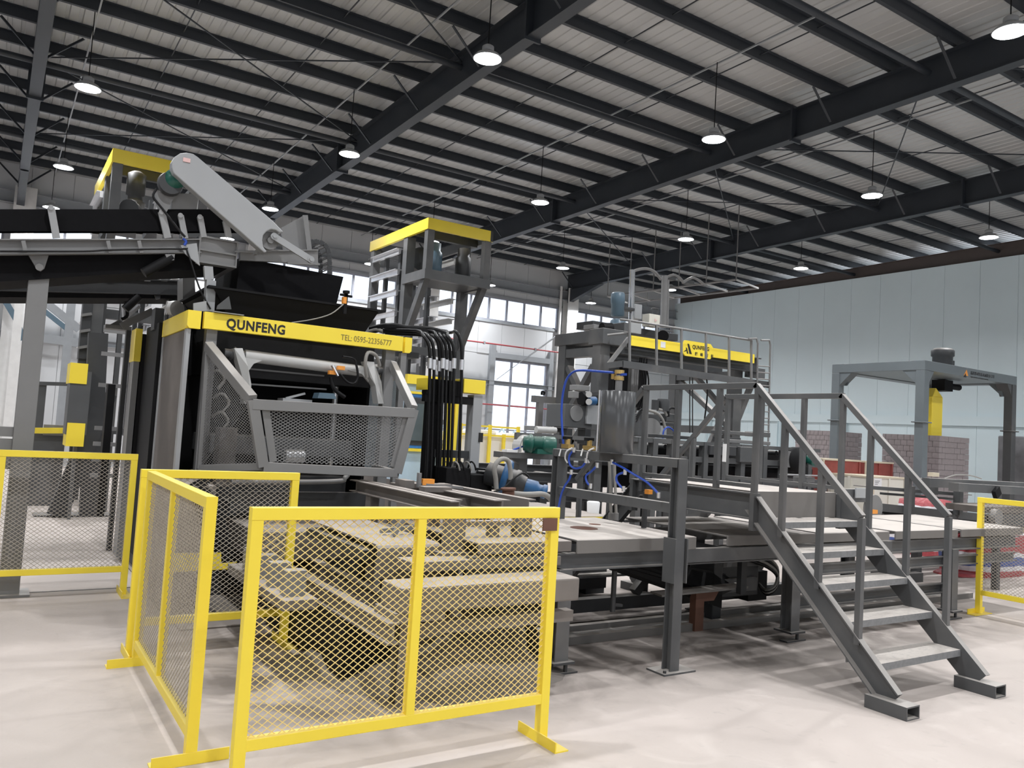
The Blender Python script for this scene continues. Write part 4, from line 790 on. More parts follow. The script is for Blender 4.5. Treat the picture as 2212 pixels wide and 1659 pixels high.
yt = X_(1329, 985, XT).y; z0 = 1.49; z1 = X_(1329, 846, XT).z
tk_ = thing('oil_tank', 'upright dark grey cylinder tank with brass valve on the stand', 'tank', (XT, yt, z0))
rt = .138
B().lathe([(rt*.96, 0), (rt, .006), (rt, z1-z0-.004), (rt*.98, z1-z0)], (XT, yt, z0), n=40).obj('body', 'tank', tk_)
B().box(XT-rt-.03, XT+rt+.03, yt-rt, yt+rt, z0-.0, z0+.004).obj('base_flange', 'steeldark', tk_)
p0 = X_(1336, 846, XT); B().cyl((XT, p0.y, z1), (XT, p0.y, z1+.13), .028, 14).obj('filler_pipe', 'steelmid', tk_)
B().cyl((XT, p0.y, z1+.09), (XT, p0.y, z1+.12), .038, 8).cyl((XT, p0.y, z1+.14), (XT, p0.y, z1+.17), .038, 8).box(XT-.02, XT+.02, p0.y+.04, p0.y+.075, z1+.10, z1+.14).obj('brass_valve', 'brass', tk_)
B().box(XT-.01, XT+.0, p0.y-.09, p0.y+.02, z1+.125, z1+.142).obj('valve_lever', 'blue', tk_)
B().cyl((XT, p0.y+.055, z1), (XT, p0.y+.055, z1+.15), .010, 8).obj('air_pipe', 'blackmat', tk_)
B().cyl((XT-rt-.012, yt+.05, z0+.01), (XT-rt-.012, yt+.05, z1), .008, 8).obj('sight_tube', 'bright', tk_)
ah = thing('air_hose', 'bright blue air hose looping from the tank top to the brass valves', 'hose', (XT, 5.4, 1.5))
B().tube([X_(x, y, XT) for x, y in ((1325, 805), (1300, 803), (1257, 800), (1238, 804), (1224, 820), (1216, 850), (1213, 885), (1214, 920), (1217, 962))], .010).obj('hose', 'blue', ah)
for i, px in enumerate((1226, 1273)):
    q = X_(px, 966, XT); v = thing('brass_regulator', ['brass regulator valve on the stand rail beside the rear post', 'brass regulator valve on the stand rail beside the grey tank'][i], 'valve', (XT, q.y, 1.49))
    B().box(XT-.03, XT+.03, q.y-.05, q.y+.05, 1.50, 1.535).cyl((XT, q.y, 1.53), (XT, q.y, 1.58), .022, 10).obj('body', 'brass', v)
    B().box(XT-.035, XT+.035, q.y-.015, q.y+.03, 1.575, 1.60).obj('cap', 'blackmat', v)
    B().tube([X_(px+10, 968, XT-.05), X_(px-2, 975, XT-.07), X_(px-5, 990, XT-.05), X_(px, 1000, XT-.03)], .007).tube([X_(px-14, 970, XT-.05), X_(px-18, 985, XT-.07)], .007).obj('white_tube', 'paper', v)
def bluehose(lab, pts, x=XT-.06, r=.009):
    t = thing('air_hose', lab, 'hose', X_(*pts[0], x))
    B().tube([X_(a_, b_, x) for a_, b_ in pts], r).obj('hose', 'blue', t)
    for e in (pts[0], pts[-1]): q = X_(*e, x); B().cyl(q-V((0, 0, .02)), q+V((0, 0, .02)), .014, 8).obj('fitting', 'bright', t)
bluehose('blue air hose hanging in a loop under the brass valves', [(1240, 972), (1230, 985), (1231, 1003), (1242, 1012), (1258, 1008), (1266, 995)])
bluehose('blue air hose dropping from the rail to the rear post foot', [(1234, 1020), (1230, 1035), (1220, 1050), (1212, 1070), (1206, 1100)])
bluehose('blue air hose arching to a white fitting by the front post', [(1322, 998), (1345, 1010), (1370, 1025), (1398, 1042), (1418, 1062), (1423, 1070)])
bluehose('short blue air hose between the two stand rails', [(1290, 1005), (1278, 1018), (1266, 1028), (1268, 1042), (1276, 1050)])
bluehose('short blue air hose right of the two grey pipes', [(1350, 1020), (1334, 1026), (1332, 1038), (1340, 1050), (1347, 1056)])
for i, px in enumerate((1316, 1327)):
    t = thing('vertical_pipe', ['grey drop pipe under the tank, left one of a pair', 'grey drop pipe under the tank, right one of a pair'][i], 'pipe', (XT+.5, yt, .9))
    B().cyl(X_(px, 995, XT+.3), X_(px+4, 1110, XT+.3), .012, 8).obj('pipe', 'greyhose', t); q = X_(px+4, 1108, XT+.3); B().cyl(q-V((0, 0, .06)), q, .022, 8).obj('end_fitting', 'steelmid', t)
q = X_(1400, 1063, 4.5); s = thing('proximity_sensor', 'small orange sensor under the stair platform edge', 'sensor', q); B().box(q.x-.02, q.x+.02, q.y-.03, q.y+.02, q.z-.015, q.z+.02).obj('body', 'orange', s); B().box(q.x-.02, q.x+.02, q.y+.02, q.y+.04, .9, q.z).obj('bracket', 'steeldark', s)
# small white bucket on the floor behind
q = Y_(1281, 1105, 6.6); o = B().lathe([(.06, 0), (.07, .16), (.055, .17), (.055, .165)], (q.x, 6.6, Y_(1281, 1118, 6.6).z), n=16); bk_ = thing('white_bottle', 'small white canister standing behind the transfer table', 'canister', (q.x, 6.6, 0)); o.obj('body', 'paper', bk_); B().box(q.x-.12, q.x+.12, 6.5, 6.7, 0, Y_(1281, 1118, 6.6).z).obj('stand', 'steeldark', bk_)
# ---------------------------------------------------------------- hydraulic power unit (blue motor)
hu = thing('hydraulic_unit', 'hydraulic power unit with blue pump and black cabinets', 'pump', (4.9, 7.2, 0))
YP = 7.0
B().box(4.35, 5.35, 6.3, 7.6, .1, .80).obj('tank', 'steeldark', hu); B().box(4.33, 5.38, 6.28, 7.62, .80, .82).obj('tank_lid', 'dusty', hu); B().box(4.33, 5.38, 6.27, 6.28, .78, .815).obj('lid_edge', 'yellow', hu)
c_ = Y_(1112, 1035, YP)
ax = V((.75, -.6, -.22)).normalized()
B().lathe([(.05, -.2), (.12, -.18), (.12, .12), (.13, .13), (.13, .17), (.09, .19), (.08, .25)], c_-V((.05, -.15, 0)), ax, 22).obj('motor', 'steeldark', hu)
B().lathe([(.05, .0), (.185, .01), (.185, .06), (.17, .08), (.08, .1)], c_+V((-.03, .2, .02)), ax, 28).obj('flange', 'bluepaint', hu)
B().lathe([(.08, .2), (.085, .34), (.06, .36), (.06, .40), (.075, .41), (.075, .45), (.03, .46)], c_-V((.02, -.15, .02)), ax, 18).obj('pump_body', 'bluepaint', hu)
for k, (a0, a1) in enumerate((((965, 1010), (1015, 1065)), ((1018, 1025), (1062, 1070)))):
    a = Y_(*a0, YP+.25); b = Y_(*a1, YP+.25); B().box(a.x, b.x, YP+.25, YP+.6, .8, a.z).obj('valve_bank', 'blackmat', hu, .01)
for k in range(6): q = Y_(1060+k*0, 1016+k*8, YP+.2); B().box(q.x, q.x+.15, YP+.2, YP+.5, q.z-.008, q.z+.006).obj('cooling_fin', 'blackmat', hu)
B().tube([Y_(1072, 1056, YP-.1), Y_(1071, 1035, YP-.1), Y_(1068, 1010, YP-.1), Y_(1080, 993, YP-.1), Y_(1096, 994, YP-.1), Y_(1102, 1012, YP-.1), Y_(1103, 1036, YP-.1)], .025, 10).obj('arched_hose', 'greyhose', hu)
B().tube([Y_(1068, 1062, YP-.2), Y_(1090, 1052, YP-.2), Y_(1112, 1032, YP-.2), Y_(1130, 1022, YP-.2), Y_(1142, 1030, YP-.2)], .010).obj('thin_hose', 'hose', hu)
B().cyl(Y_(1098, 1075, YP-.4), Y_(1098, 1058, YP-.4), .06, 14).cyl(Y_(1098, 1058, YP-.4), Y_(1098, 1054, YP-.4), .075, 14).obj('breather', 'rust', hu)
B().tube([Y_(1105, 1066, YP-.4), Y_(1130, 1068, YP-.4), Y_(1150, 1068, YP-.4), Y_(1175, 1068, YP-.4), Y_(1192, 1082, YP-.4), Y_(1196, 1110, YP-.4)], .028, 10).obj('suction_hose', 'greyhose', hu)
for k, px in enumerate((975, 985, 1000, 1010)): B().tube([Y_(px, 1014, YP+.3), Y_(px+6, 998, YP+.25), Y_(px+14, 1002, YP+.2), Y_(px+18, 1016, YP+.2)], .009).obj('thin_hose', 'hose' if k % 2 else 'greyhose', hu)
# ---------------------------------------------------------------- green gear motor drive frame
YG = 8.4
gf = thing('drive_frame', 'grey conveyor drive frame with a green gear motor', 'conveyor drive', (5.8, 8.6, 0))
a, b = Y_(1117, 934, YG), Y_(1300, 946, YG)
B().box(a.x, 7.2, YG, YG+.06, a.z-.05, a.z).box(a.x, a.x+.04, YG, YG+.06, Y_(1117, 985, YG).z, a.z).obj('upper_frame', 'steel', gf)
lo = Y_(1085, 976, YG-.1); B().box(lo.x, 7.2, YG-.12, YG+.1, Y_(1085, 988, YG).z, lo.z).obj('lower_beam', 'steel', gf)
for px in (1122, 1285): q = Y_(px, 1000, YG); B().box(q.x, q.x+.12, YG, YG+.12, 0, lo.z-.05).obj('leg', 'steel', gf)
B().prism([Y_(1100, 988, YG), Y_(1125, 988, YG), Y_(1125, 1005, YG)], (0, .06, 0)).obj('gusset', 'steel', gf)
g0, g1 = Y_(1140, 958, YG-.15), Y_(1200, 962, YG-.3); gd_ = (g1-g0).normalized(); gl = (g1-g0).length
B().lathe([(.04, -.06), (.09, -.05), (.10, 0), (.115, .02), (.115, .05), (.10, .06)]+[(r, gl*(.16+.055*k)) for k in range(7) for r in (.088, .102)]+[(.105, gl*.60), (.105, gl*.95), (.09, gl), (.03, gl+.005)], g0, gd_, 24).obj('gear_motor', 'green', gf)
B().box(g0.x+.05, g0.x+.3, YG-.3, YG-.02, lo.z, g0.z-.06).obj('motor_base', 'green', gf)
fg_ = B(); cc = Y_(1135, 965, YG-.05)
arc = [(cc.x+.13*math.cos(t), cc.z+.15*math.sin(t)) for t in [math.pi*(.35+k*.1) for k in range(9)]]
fg_.prism([(x, YG-.12, z) for x, z in arc]+[(x*.86+cc.x*.14, YG-.12, z*.86+cc.z*.14) for x, z in reversed(arc)], (0, .18, 0)).obj('belt_guard', 'silver', gf)
q = Y_(1100, 974, YG-.1); B().box(q.x-.06, q.x+.1, YG-.14, YG-.02, lo.z, lo.z+.03).obj('rag', 'paper', gf); B().cyl((q.x+.06, YG-.1, lo.z+.03), (q.x+.2, YG-.1, lo.z+.08), .012, 6).obj('pen', 'blue', gf)
# rear long conveyor rails (dark, running right)
rc = thing('rear_conveyor', 'long dark low conveyor running behind the oil tank stand', 'conveyor', (7, 9.6, 0))
for y, za in ((9.3, 1.0), (9.9, 1.08), (9.4, .72)):
    B().ibeam((5.4, y, za), (13.5, y, za), .1, .14, .014).obj('rail', 'steeldark', rc)
for k in range(8): B().box(5.6+k, 5.72+k, 9.3, 9.42, 0, .95).obj('leg', 'steeldark', rc)
for k in range(12): B().cyl((5.7+.6*k, 9.3, 1.02), (5.7+.6*k, 9.9, 1.02), .04, 10).obj('roller', 'steel', rc)
# white bulk bags in a yellow pen, far left of the door
YB_ = 19.5
for i, (px, col) in enumerate(((990, 0), (1020, 1), (1052, 0), (1085, 1), (1115, 0))):
    q = Y_(px, 960, YB_); t = thing('bulk_bag', ['white woven bulk bag by the pen\'s left end', 'second white bulk bag from the pen\'s left end', 'middle white bulk bag in the yellow pen', 'fourth white bulk bag, beside the yellow post', 'white bulk bag by the pen\'s right end'][i], 'bag', (q.x, YB_+.5, 0), 'white bulk bags in the yellow pen')
    B().box(q.x-.19*2, q.x+.19*2, YB_+.1, YB_+.9, 0, 1.55+.05*(i % 3)).obj('body', 'bag', t, .08)
    for sx in (-.25, .25): B().tube([(q.x+sx, YB_+.3, 1.55), (q.x+sx, YB_+.4, 1.72), (q.x+sx, YB_+.6, 1.6)], .02, 6).obj('loop', 'paleblue', t)
pn = thing('bag_pen', 'yellow rail pen in front of the white bulk bags', 'rail pen', (10, YB_, 0))
a, b = Y_(960, 950, YB_), Y_(1118, 955, YB_)
for z in (1.75, 1.5, .6): B().bar((a.x, YB_, z), (b.x, YB_, z), .05, .05).obj('rail', 'yellow', pn)
for k in range(6): xx = a.x+(b.x-a.x)*k/5; B().box(xx-.04, xx+.04, YB_-.04, YB_+.04, 0, 1.8 if k % 2 else 1.55).obj('post', 'yellow', pn)
# ---------------------------------------------------------------- cubing gantry
YQ = 11.0
gt = thing('cubing_gantry', 'tall grey cubing gantry with yellow name board, walkway and ladder', 'gantry', (11, 12, 0))
XA = Y_(1302, 712, YQ).x; XBb = Y_(1630, 763, YQ).x
yfar = X_(1218, 722, XA).y
g = lambda px, py, dy=0: Y_(px, py, YQ+dy)
# left end frame
yfar -= .12
for y in (YQ, yfar): B().box(XA-.03, XA+.19, y-.0, y+.22, 0, 3.32).obj('end_post', 'steel', gt)
zt = g(1302, 712).z
B().box(XA-.06, XA+.25, YQ-.08, yfar+.32, zt-.22, zt).box(XA-.07, XA+.5, YQ-.1, YQ+.3, zt-.26, zt+.02).obj('end_beam', 'steel', gt, .01)
B().box(XA-.02, XA+.14, YQ+.2, yfar, zt-.46, zt-.3).obj('end_cross_beam', 'steel', gt); B().box(XA-.1, XA+.1, YQ+.2, yfar, 1.0, 1.15).obj('end_cross_beam', 'steel', gt)
ya, yb = YQ+.25, yfar-.02
B().bar((XA+.06, ya, 2.9), (XA+.06, yb, 1.95), .1, .13, (1, 0, 0)).obj('x_brace', 'steel', gt)
B().bar((XA+.06, yb, 2.9), (XA+.06, ya, 1.95), .1, .13, (1, 0, 0)).obj('x_brace', 'steel', gt)
B().bar((XA, ya, 1.95), (XA, yb, 1.1), .1, .13, (1, 0, 0)).bar((XA, yb, 1.95), (XA, ya, 1.1), .1, .13, (1, 0, 0)).obj('x_brace', 'steel', gt)
# girders
for y in (YQ+.12, yfar+.05): B().ibeam((XA+.2, y, 3.30), (XBb+.25, y, 3.30), .18, .3, .02).obj('girder', 'steeldark', gt)
bd = plab(B().box(g(1360, 727).x, g(1626, 763).x, YQ-.05, YQ-.02, 3.315, 3.495).obj('name_board', 'yellow', gt), 'yellow board with black mark and lettering')
x0, x1 = g(1469, 745).x, g(1534, 752).x
B().prism([(x0, YQ-.07, 3.33), (x0+.08, YQ-.07, 3.265), (x1-.06, YQ-.07, 3.265), (x1, YQ-.07, 3.32), (x1, YQ-.07, 3.50), (x1-.06, YQ-.07, 3.56), (x0+.06, YQ-.07, 3.56), (x0, YQ-.07, 3.50)], (0, .03, 0)).obj('badge_plate', 'yellow', bd)
text('QUNFENG', (x0+.26, YQ-.071, 3.42), .104, 'black', bd, bold=.0032, sx=.86)
for k, ch_ in enumerate('群峰智能'): text(ch_, (x0+.33+k*.145, YQ-.071, 3.30), .075, 'black', bd, name='lettering', bold=.001)
B().prism([(x0+.02, YQ-.071, 3.33), (x0+.09, YQ-.071, 3.35), (x0+.15, YQ-.071, 3.45), (x0+.13, YQ-.071, 3.31), (x0+.18, YQ-.071, 3.31), (x0+.17, YQ-.071, 3.50), (x0+.13, YQ-.071, 3.50)][0:3]+[(x0+.12, YQ-.071, 3.40)], (0, -.002, 0)).prism([(x0+.12, YQ-.071, 3.50), (x0+.165, YQ-.071, 3.50), (x0+.25, YQ-.071, 3.31), (x0+.185, YQ-.071, 3.31)], (0, -.002, 0)).prism([(x0+.085, YQ-.071, 3.42), (x0+.115, YQ-.071, 3.42), (x0+.16, YQ-.071, 3.31), (x0+.12, YQ-.071, 3.31)], (0, -.002, 0)).obj('emblem', 'black', bd)
q = g(1428, 745); B().box(q.x-.06, q.x+.06, YQ-.056, YQ-.05, q.z-.055, q.z+.055).obj('white_label', 'paper', bd)
# walkway and rails
w0, w1 = g(1345, 786, -.5), g(1662, 832, -.5)
B().bar(w0, w1, .05, .12).obj('walkway_beam', 'steel', gt)
B().prism([w0+V((0, 0, .05)), w1+V((0, 0, .05)), w1+V((0, .42, .05)), w0+V((0, .42, .05))], (0, 0, .015)).obj('walkway_floor', 'steel', gt)
B().bar(g(1310, 790, -.3), w0, .05, .10).obj('walkway_arm', 'steel', gt)
for px, p0_, p1_ in ((1360, 693, 785), (1418, 702, 792), (1472, 712, 800), (1525, 720, 808), (1575, 728, 818), (1623, 735, 824)):
    B().bar(g(px, p0_, -.5), g(px, p1_, -.5), .035, .035, (0, 1, 0)).obj('rail_post', 'steelmid', gt)
B().tube([g(1340, 690, -.3), g(1363, 693, -.5), g(1623, 735, -.5)], .022, 8, 0).obj('hand_rail', 'steelmid', gt)
B().bar(g(1315, 786, -.3), g(1358, 730, -.4), .08, .06).obj('stay', 'steelmid', gt)
B().tube([g(1312, 724, -.3), g(1358, 719, -.45)], .02, 8, 0).obj('side_rail', 'steelmid', gt)
# ladder
ld = thing('ladder', 'narrow grey access ladder at the right end of the gantry', 'ladder', g(1648, 930, -.5))
LOC[ld.name] = ld.location.copy()
la_, lb_ = [g(1617, 732, -.55), g(1634, 731, -.55), g(1637, 742, -.55), g(1634, 935, -.55)], [g(1644, 735, -.55), g(1662, 735, -.55), g(1664, 745, -.55), g(1660, 935, -.55)]
B().tube(la_, .018, 8, 0).obj('stile', 'steelmid', ld); B().tube(lb_, .018, 8, 0).obj('stile', 'steelmid', ld)
for py in list(range(790, 935, 14)): B().tube([g(1636, py, -.55), g(1662, py+2, -.55)], .013, 6, 0).obj('rung', 'steelmid', ld)
for e in (la_[-1], lb_[-1]): B().cyl((e.x, e.y, 0), (e.x, e.y, e.z), .018, 8).obj('stile_foot', 'steelmid', ld)
# right end frame
XR_ = g(1594, 850, .3).x; yr2 = YQ+2.0
for y in (YQ+.3, yr2): B().box(XR_-.12, XR_+.12, y, y+.2, 0, 3.2).obj('end_post', 'steel', gt)
B().box(XR_-.1, XR_+.1, YQ+.5, yr2, 3.0, 3.15).obj('end_cross_beam', 'steel', gt); B().box(XR_-.1, XR_+.1, YQ+.5, yr2, 1.85, 2.0).obj('end_cross_beam', 'steel', gt)
B().bar((XR_, YQ+.5, 2.0), (XR_, yr2, 3.0), .1, .12, (1, 0, 0)).bar((XR_, YQ+.5, 1.85), (XR_, yr2, .9), .1, .12, (1, 0, 0)).obj('x_brace', 'steel', gt)
B().bar((XR_+.15, YQ+.2, 3.15), (XR_+.6, YQ+.2, 3.15), .15, .2).bar((XR_+.15, YQ+.2, 2.9), (XR_+.55, YQ+.2, 2.9), .1, .12).bar((XR_+.1, YQ+.4, 2.1), (XR_+.55, YQ+.4, 3.0), .1, .1, (0, 1, 0)).obj('end_bracket', 'steel', gt)
B().bar((XR_-1.2, YQ+.4, 3.0), (XR_-.1, YQ+.4, 2.2), .08, .1, (0, 1, 0)).bar((XR_-.9, YQ+.4, 1.2), (XR_-.1, YQ+.4, 2.6), .08, .1, (0, 1, 0)).obj('knee_brace', 'steel', gt)
# trolley on top
tv = thing('gantry_trolley', 'hoist trolley with vertical blue motor and chrome column on the gantry', 'hoist', g(1370, 720, .6)); LOC[tv.name] = tv.location.copy()
yy = .7
def gb(px0, px1, py0, py1, m, n, d=.3, dy=yy, par=tv): a_ = g(px0, py0, dy); b_ = g(px1, py1, dy); return B().box(a_.x, b_.x, a_.y, a_.y+d, b_.z, a_.z).obj(n, m, par, .006)
gb(1280, 1465, 708, 722, 'steeldark', 'carriage', .5)
c0 = g(1334, 684, yy+.1); c1 = g(1335, 632, yy+.1)
B().lathe([(.09, 0), (.13, .02), (.125, .25), (.135, .26), (.135, (c1-c0).length-.03), (.11, (c1-c0).length), (.02, (c1-c0).length+.01)], c0, c1-c0, 22).obj('motor', 'bluegrey', tv)
B().lathe([(.18, 0), (.15, .07), (.15, .16), (.11, .2)], g(1334, 712, yy+.1), (0, 0, 1), 18).cyl(g(1325, 707, yy-.1), g(1325, 707, yy+.0), .07, 14).obj('gearbox', 'bluegrey', tv)
B().cyl(g(1363, 705, yy+.2), g(1366, 583, yy+.2), .055, 16).obj('chrome_column', 'chrome', tv)
gb(1349, 1371, 662, 672, 'steeldark', 'clamp', .2, yy)
gb(1373, 1386, 656, 690, 'steellight', 'chain_box', .2, yy+.2)
gb(1362, 1385, 694, 722, 'steellight', 'front_plate', .06, yy-.55)
gb(1349, 1362, 696, 722, 'steel', 'side_plate', .5, yy-.55)
wc = gb(1403, 1425, 677, 707, 'creambox', 'control_cabinet', .2, yy-.2)
q = g(1417, 692, yy-.21); B().prism([(q.x-.03, q.y, q.z-.03), (q.x+.03, q.y, q.z), (q.x-.03, q.y, q.z+.03)], (0, -.003, 0)).obj('warning_mark', 'pink', wc)
B().tube([g(1408, 677, yy-.1), g(1408, 667, yy-.1), g(1420, 668, yy-.1), g(1420, 678, yy-.1)], .015).obj('lifting_loop', 'steeldark', wc)
B().cyl(g(1433, 708, 1.0), g(1436, 596, 1.0), .065, 14).cyl(g(1441, 708, 1.0), g(1443, 605, 1.0), .03, 10).obj('second_column', 'steelmid', tv)
B().tube([g(1370, 585, 1.0), g(1385, 581, 1.0), g(1400, 581, 1.0), g(1415, 588, 1.0), g(1428, 604, 1.0)], .03).obj('cable_arch', 'steelmid', tv)
B().tube([g(1438, 600, 1.3), g(1455, 594, 1.3), g(1468, 600, 1.3), g(1476, 610, 1.3)], .03).tube([g(1475, 610, 1.3), g(1495, 600, 1.3), g(1510, 606, 1.3), g(1520, 614, 1.3)], .03).obj('cable_arch', 'steelmid', tv)
gb(1440, 1460, 594, 606, 'steeldark', 'sheave_box', .2, 1.3); gb(1487, 1500, 604, 614, 'steeldark', 'sheave_box', .2, 1.3)
B().cyl(g(1432, 726, .1), g(1432, 726, .35), .11, 18).obj('wheel', 'blackrub', tv); B().bar(g(1425, 714, .2), g(1455, 715, .0), .05, .04).obj('bumper_arm', 'steel', tv)
gb(1283, 1312, 700, 714, 'steelmid', 'end_motor', .3, .2)
B().cyl(g(1300, 708, .1), g(1320, 708, .1), .09, 14).obj('drive_motor', 'blackmat', tv)
# hanging clamp
B().box(g(1345, 800, .8).x, g(1398, 800, .8).x, YQ+.8, YQ+1.3, 2.2, 3.15).obj('mast_housing', 'blackmat', tv)
B().box(g(1365, 800, .7).x, g(1380, 800, .7).x, YQ+.7, YQ+.85, 1.1, 3.1).obj('mast', 'steelmid', tv)
B().box(g(1312, 800, .9).x, g(1362, 800, .9).x, YQ+.9, YQ+1.2, g(1340, 805, .9).z, g(1340, 790, .9).z).obj('mast_collar', 'steeldark', tv)
for k, px in enumerate((1386, 1390, 1395, 1401)): B().tube([g(px, 745, .5), g(px-4, 790, .5), g(px, 830, .5), g(px-12, 880, .5)], .014, 6).obj('cable', 'hose', tv)
for k, px in enumerate((1490, 1496)): B().tube([g(px, 815, .3), g(px, 935, .3)], .012, 6, 0).obj('guide_rod', 'steeldark', tv)
B().tube([g(1525, 800, .1), g(1528, 850, .1), g(1522, 905, .1)], .016, 6).obj('cable', 'hose', tv)
# clamp head unit on the far left of the tank
cu_ = thing('clamp_unit', 'grey box unit with a round cover plate left of the oil tank', 'machine', (8, 10.2, 0))
YU = 10.0
def ub(px0, px1, py0, py1, m, n, d=.3, dy=0): a_ = Y_(px0, py0, YU+dy); b_ = Y_(px1, py1, YU+dy); return B().box(a_.x, b_.x, YU+dy, YU+dy+d, b_.z, a_.z).obj(n, m, cu_, .006)
ub(1222, 1278, 872, 926, 'steel', 'body', .5); ub(1270, 1300, 874, 918, 'steellight', 'side_cover', .1, -.05)
c_ = Y_(1246, 893, YU-.02); B().cyl(c_, c_+V((0, .03, 0)), .125, 24).obj('round_cover', 'steelmid', cu_)
ub(1247, 1274, 831, 845, 'steelmid', 'junction_box', .2); B().cyl(Y_(1255, 862, YU), Y_(1290, 862, YU), .11, 16).obj('pump_motor', 'blackmat', cu_); B().cyl(Y_(1270, 866, YU-.1), Y_(1285, 866, YU-.1), .07, 12).obj('blue_valve', 'bluepaint', cu_)
ub(1240, 1250, 845, 860, 'steelmid', 'valve', .15, -.1); B().cyl(Y_(1272, 868, YU-.2), Y_(1272, 868, YU-.12), .05, 12).cyl(Y_(1272, 852, YU-.2), Y_(1272, 852, YU-.12), .05, 12).obj('gauge', 'silver', cu_)
ub(1180, 1290, 922, 930, 'steeldark', 'support_beam', .3); ub(1155, 1215, 920, 934, 'steelmid', 'roller_bed', .3, .3)
B().cyl(Y_(1158, 928, YU), Y_(1200, 930, YU), .05, 12).obj('roller', 'silver', cu_); ub(1225, 1235, 926, 960, 'steeldark', 'leg', .2); ub(1265, 1275, 926, 960, 'steeldark', 'leg', .2)
for px in (1228, 1268): q = Y_(px, 960, YU); B().box(q.x, q.x+.12, YU, YU+.2, 0, q.z).obj('lower_leg', 'steeldark', cu_)
# open gate frame beyond
of = thing('gate_stand', 'open grey frame with a small hook in front of the glazed door', 'frame', (9.3, 14, 0)); YF_ = 14
a, b = Y_(1163, 855, YF_), Y_(1222, 853, YF_)
B().box(a.x-.1, b.x, YF_, YF_+.12, a.z-.14, a.z).obj('top_beam', 'steelmid', of)
for px in (1163, 1205): q = Y_(px, 900, YF_); B().box(q.x, q.x+.12, YF_, YF_+.12, 0, a.z-.1).obj('post', 'steelmid', of)
B().tube([Y_(1170, 853, YF_), Y_(1171, 846, YF_), Y_(1176, 848, YF_), Y_(1174, 853, YF_)], .025).obj('hook', 'blackmat', of)
q = Y_(1208, 860, YF_-.05); B().box(q.x, q.x+.05, YF_-.06, YF_-.02, .8, q.z).obj('yellow_edge', 'yellow', of)
# ---------------------------------------------------------------- cuber conveyor behind the stairs
YM = 8.3
cc_ = thing('cuber_conveyor', 'dark grey chest-high conveyor frame behind the stair railings', 'conveyor', (9.5, 8.7, 0))
h = lambda px, py, dy=0: Y_(px, py, YM+dy)
def hb_(px0, px1, py0, py1, m, n, d=.3, dy=0): a_ = h(px0, py0, dy); b_ = h(px1, py1, dy); return B().box(a_.x, b_.x, YM+dy, YM+dy+d, b_.z, a_.z).obj(n, m, cc_, .006)
zt_ = h(1460, 951).z; xl_, xr_ = h(1370, 947).x, h(1768, 975).x
B().box(xl_, xr_, YM-.04, YM+.1, zt_-.055, zt_).obj('top_rail', 'steel', cc_); B().box(xl_, xr_, YM+.8, YM+.94, zt_-.055, zt_).obj('rear_rail', 'steel', cc_)
B().box(xl_, xr_, YM-.02, YM+.06, zt_-.30, zt_-.22).box(xl_, xr_, YM-.02, YM+.06, zt_-.62, zt_-.5).obj('lower_rail', 'steel', cc_)
for px in (1378, 1410, 1450, 1488, 1520, 1560, 1600, 1648, 1692, 1745): p = h(px, 990); B().box(p.x-.045, p.x+.045, YM-.05, YM+.06, 0, zt_).obj('post', 'steel', cc_)
B().box(xl_, xr_, YM+.1, YM+.8, zt_-.42, zt_-.34).box(xl_, xr_, YM+.7, YM+.8, .9, zt_-.1).obj('bed', 'blackmat', cc_)
for k in range(16): x = xl_+.2+(xr_-xl_-.4)*k/15; B().cyl((x, YM+.1, zt_-.1), (x, YM+.82, zt_-.1), .035, 8).obj('roller', 'steeldark', cc_)
hb_(1566, 1655, 930, 944, 'steel', 'clamp_beam', .3, .5); hb_(1570, 1600, 944, 957, 'steeldark', 'clamp_block', .3, .5); hb_(1640, 1664, 933, 945, 'steel', 'clamp_end', .3, .4)
hb_(1566, 1664, 948, 962, 'steelmid', 'clamp_bar', .2, .3); hb_(1600, 1640, 965, 1000, 'steel', 'side_box', .2, -.1); hb_(1535, 1590, 962, 985, 'steeldark', 'side_box', .2, -.1)
hb_(1420, 1500, 938, 950, 'steeldark', 'guard_plate', .2, .4)
B().lathe([(.03, 0), (.2, .01), (.2, .14), (.03, .15)], h(1728, 994, -.25), (0, 1, 0), 24).obj('fan_wheel', 'blackmat', cc_)
B().cyl(h(1742, 990, -.2), h(1760, 996, -.35), .08, 16).obj('green_motor', 'green', cc_)
hb_(1700, 1712, 975, 1010, 'steelmid', 'motor_plate', .1, -.2); hb_(1690, 1790, 1024, 1030, 'steellight', 'side_rail', .06, -.6)
for px in (1695, 1735, 1780): p = h(px, 1030, -.55); B().box(p.x-.04, p.x+.04, YM-.58, YM-.5, 0, p.z).obj('front_post', 'steel', cc_)
hb_(1725, 1760, 1030, 1042, 'steelmid', 'bearing', .1, -.55)
# motor group on the conveyor, right of the tank
mg = thing('pump_motor_group', 'dark hydraulic motors with curved hoses right of the oil tank', 'pump', (9, 9.4, 0)); YN = 9.3
nn = lambda px, py, dy=0: Y_(px, py, YN+dy)
def nb(px0, px1, py0, py1, m, n, d=.3, dy=0): a_ = nn(px0, py0, dy); b_ = nn(px1, py1, dy); return B().box(a_.x, b_.x, YN+dy, YN+dy+d, b_.z, a_.z).obj(n, m, mg, .01)
nb(1382, 1425, 892, 945, 'steel', 'tank_body', .5); nb(1440, 1462, 893, 912, 'steel', 'valve_body', .3); nb(1436, 1462, 912, 921, 'steeldark', 'pump_body', .3)
a, b = nn(1432, 888), nn(1432, 862)
B().lathe([(.10, 0), (.10, (b-a).length*.85), (.09, (b-a).length)], a, (0, 0, 1), 20).lathe([(.06, 0), (.06, (b-a).length*.8)], nn(1415, 885), (0, 0, 1), 14).obj('motor', 'steeldark', mg)
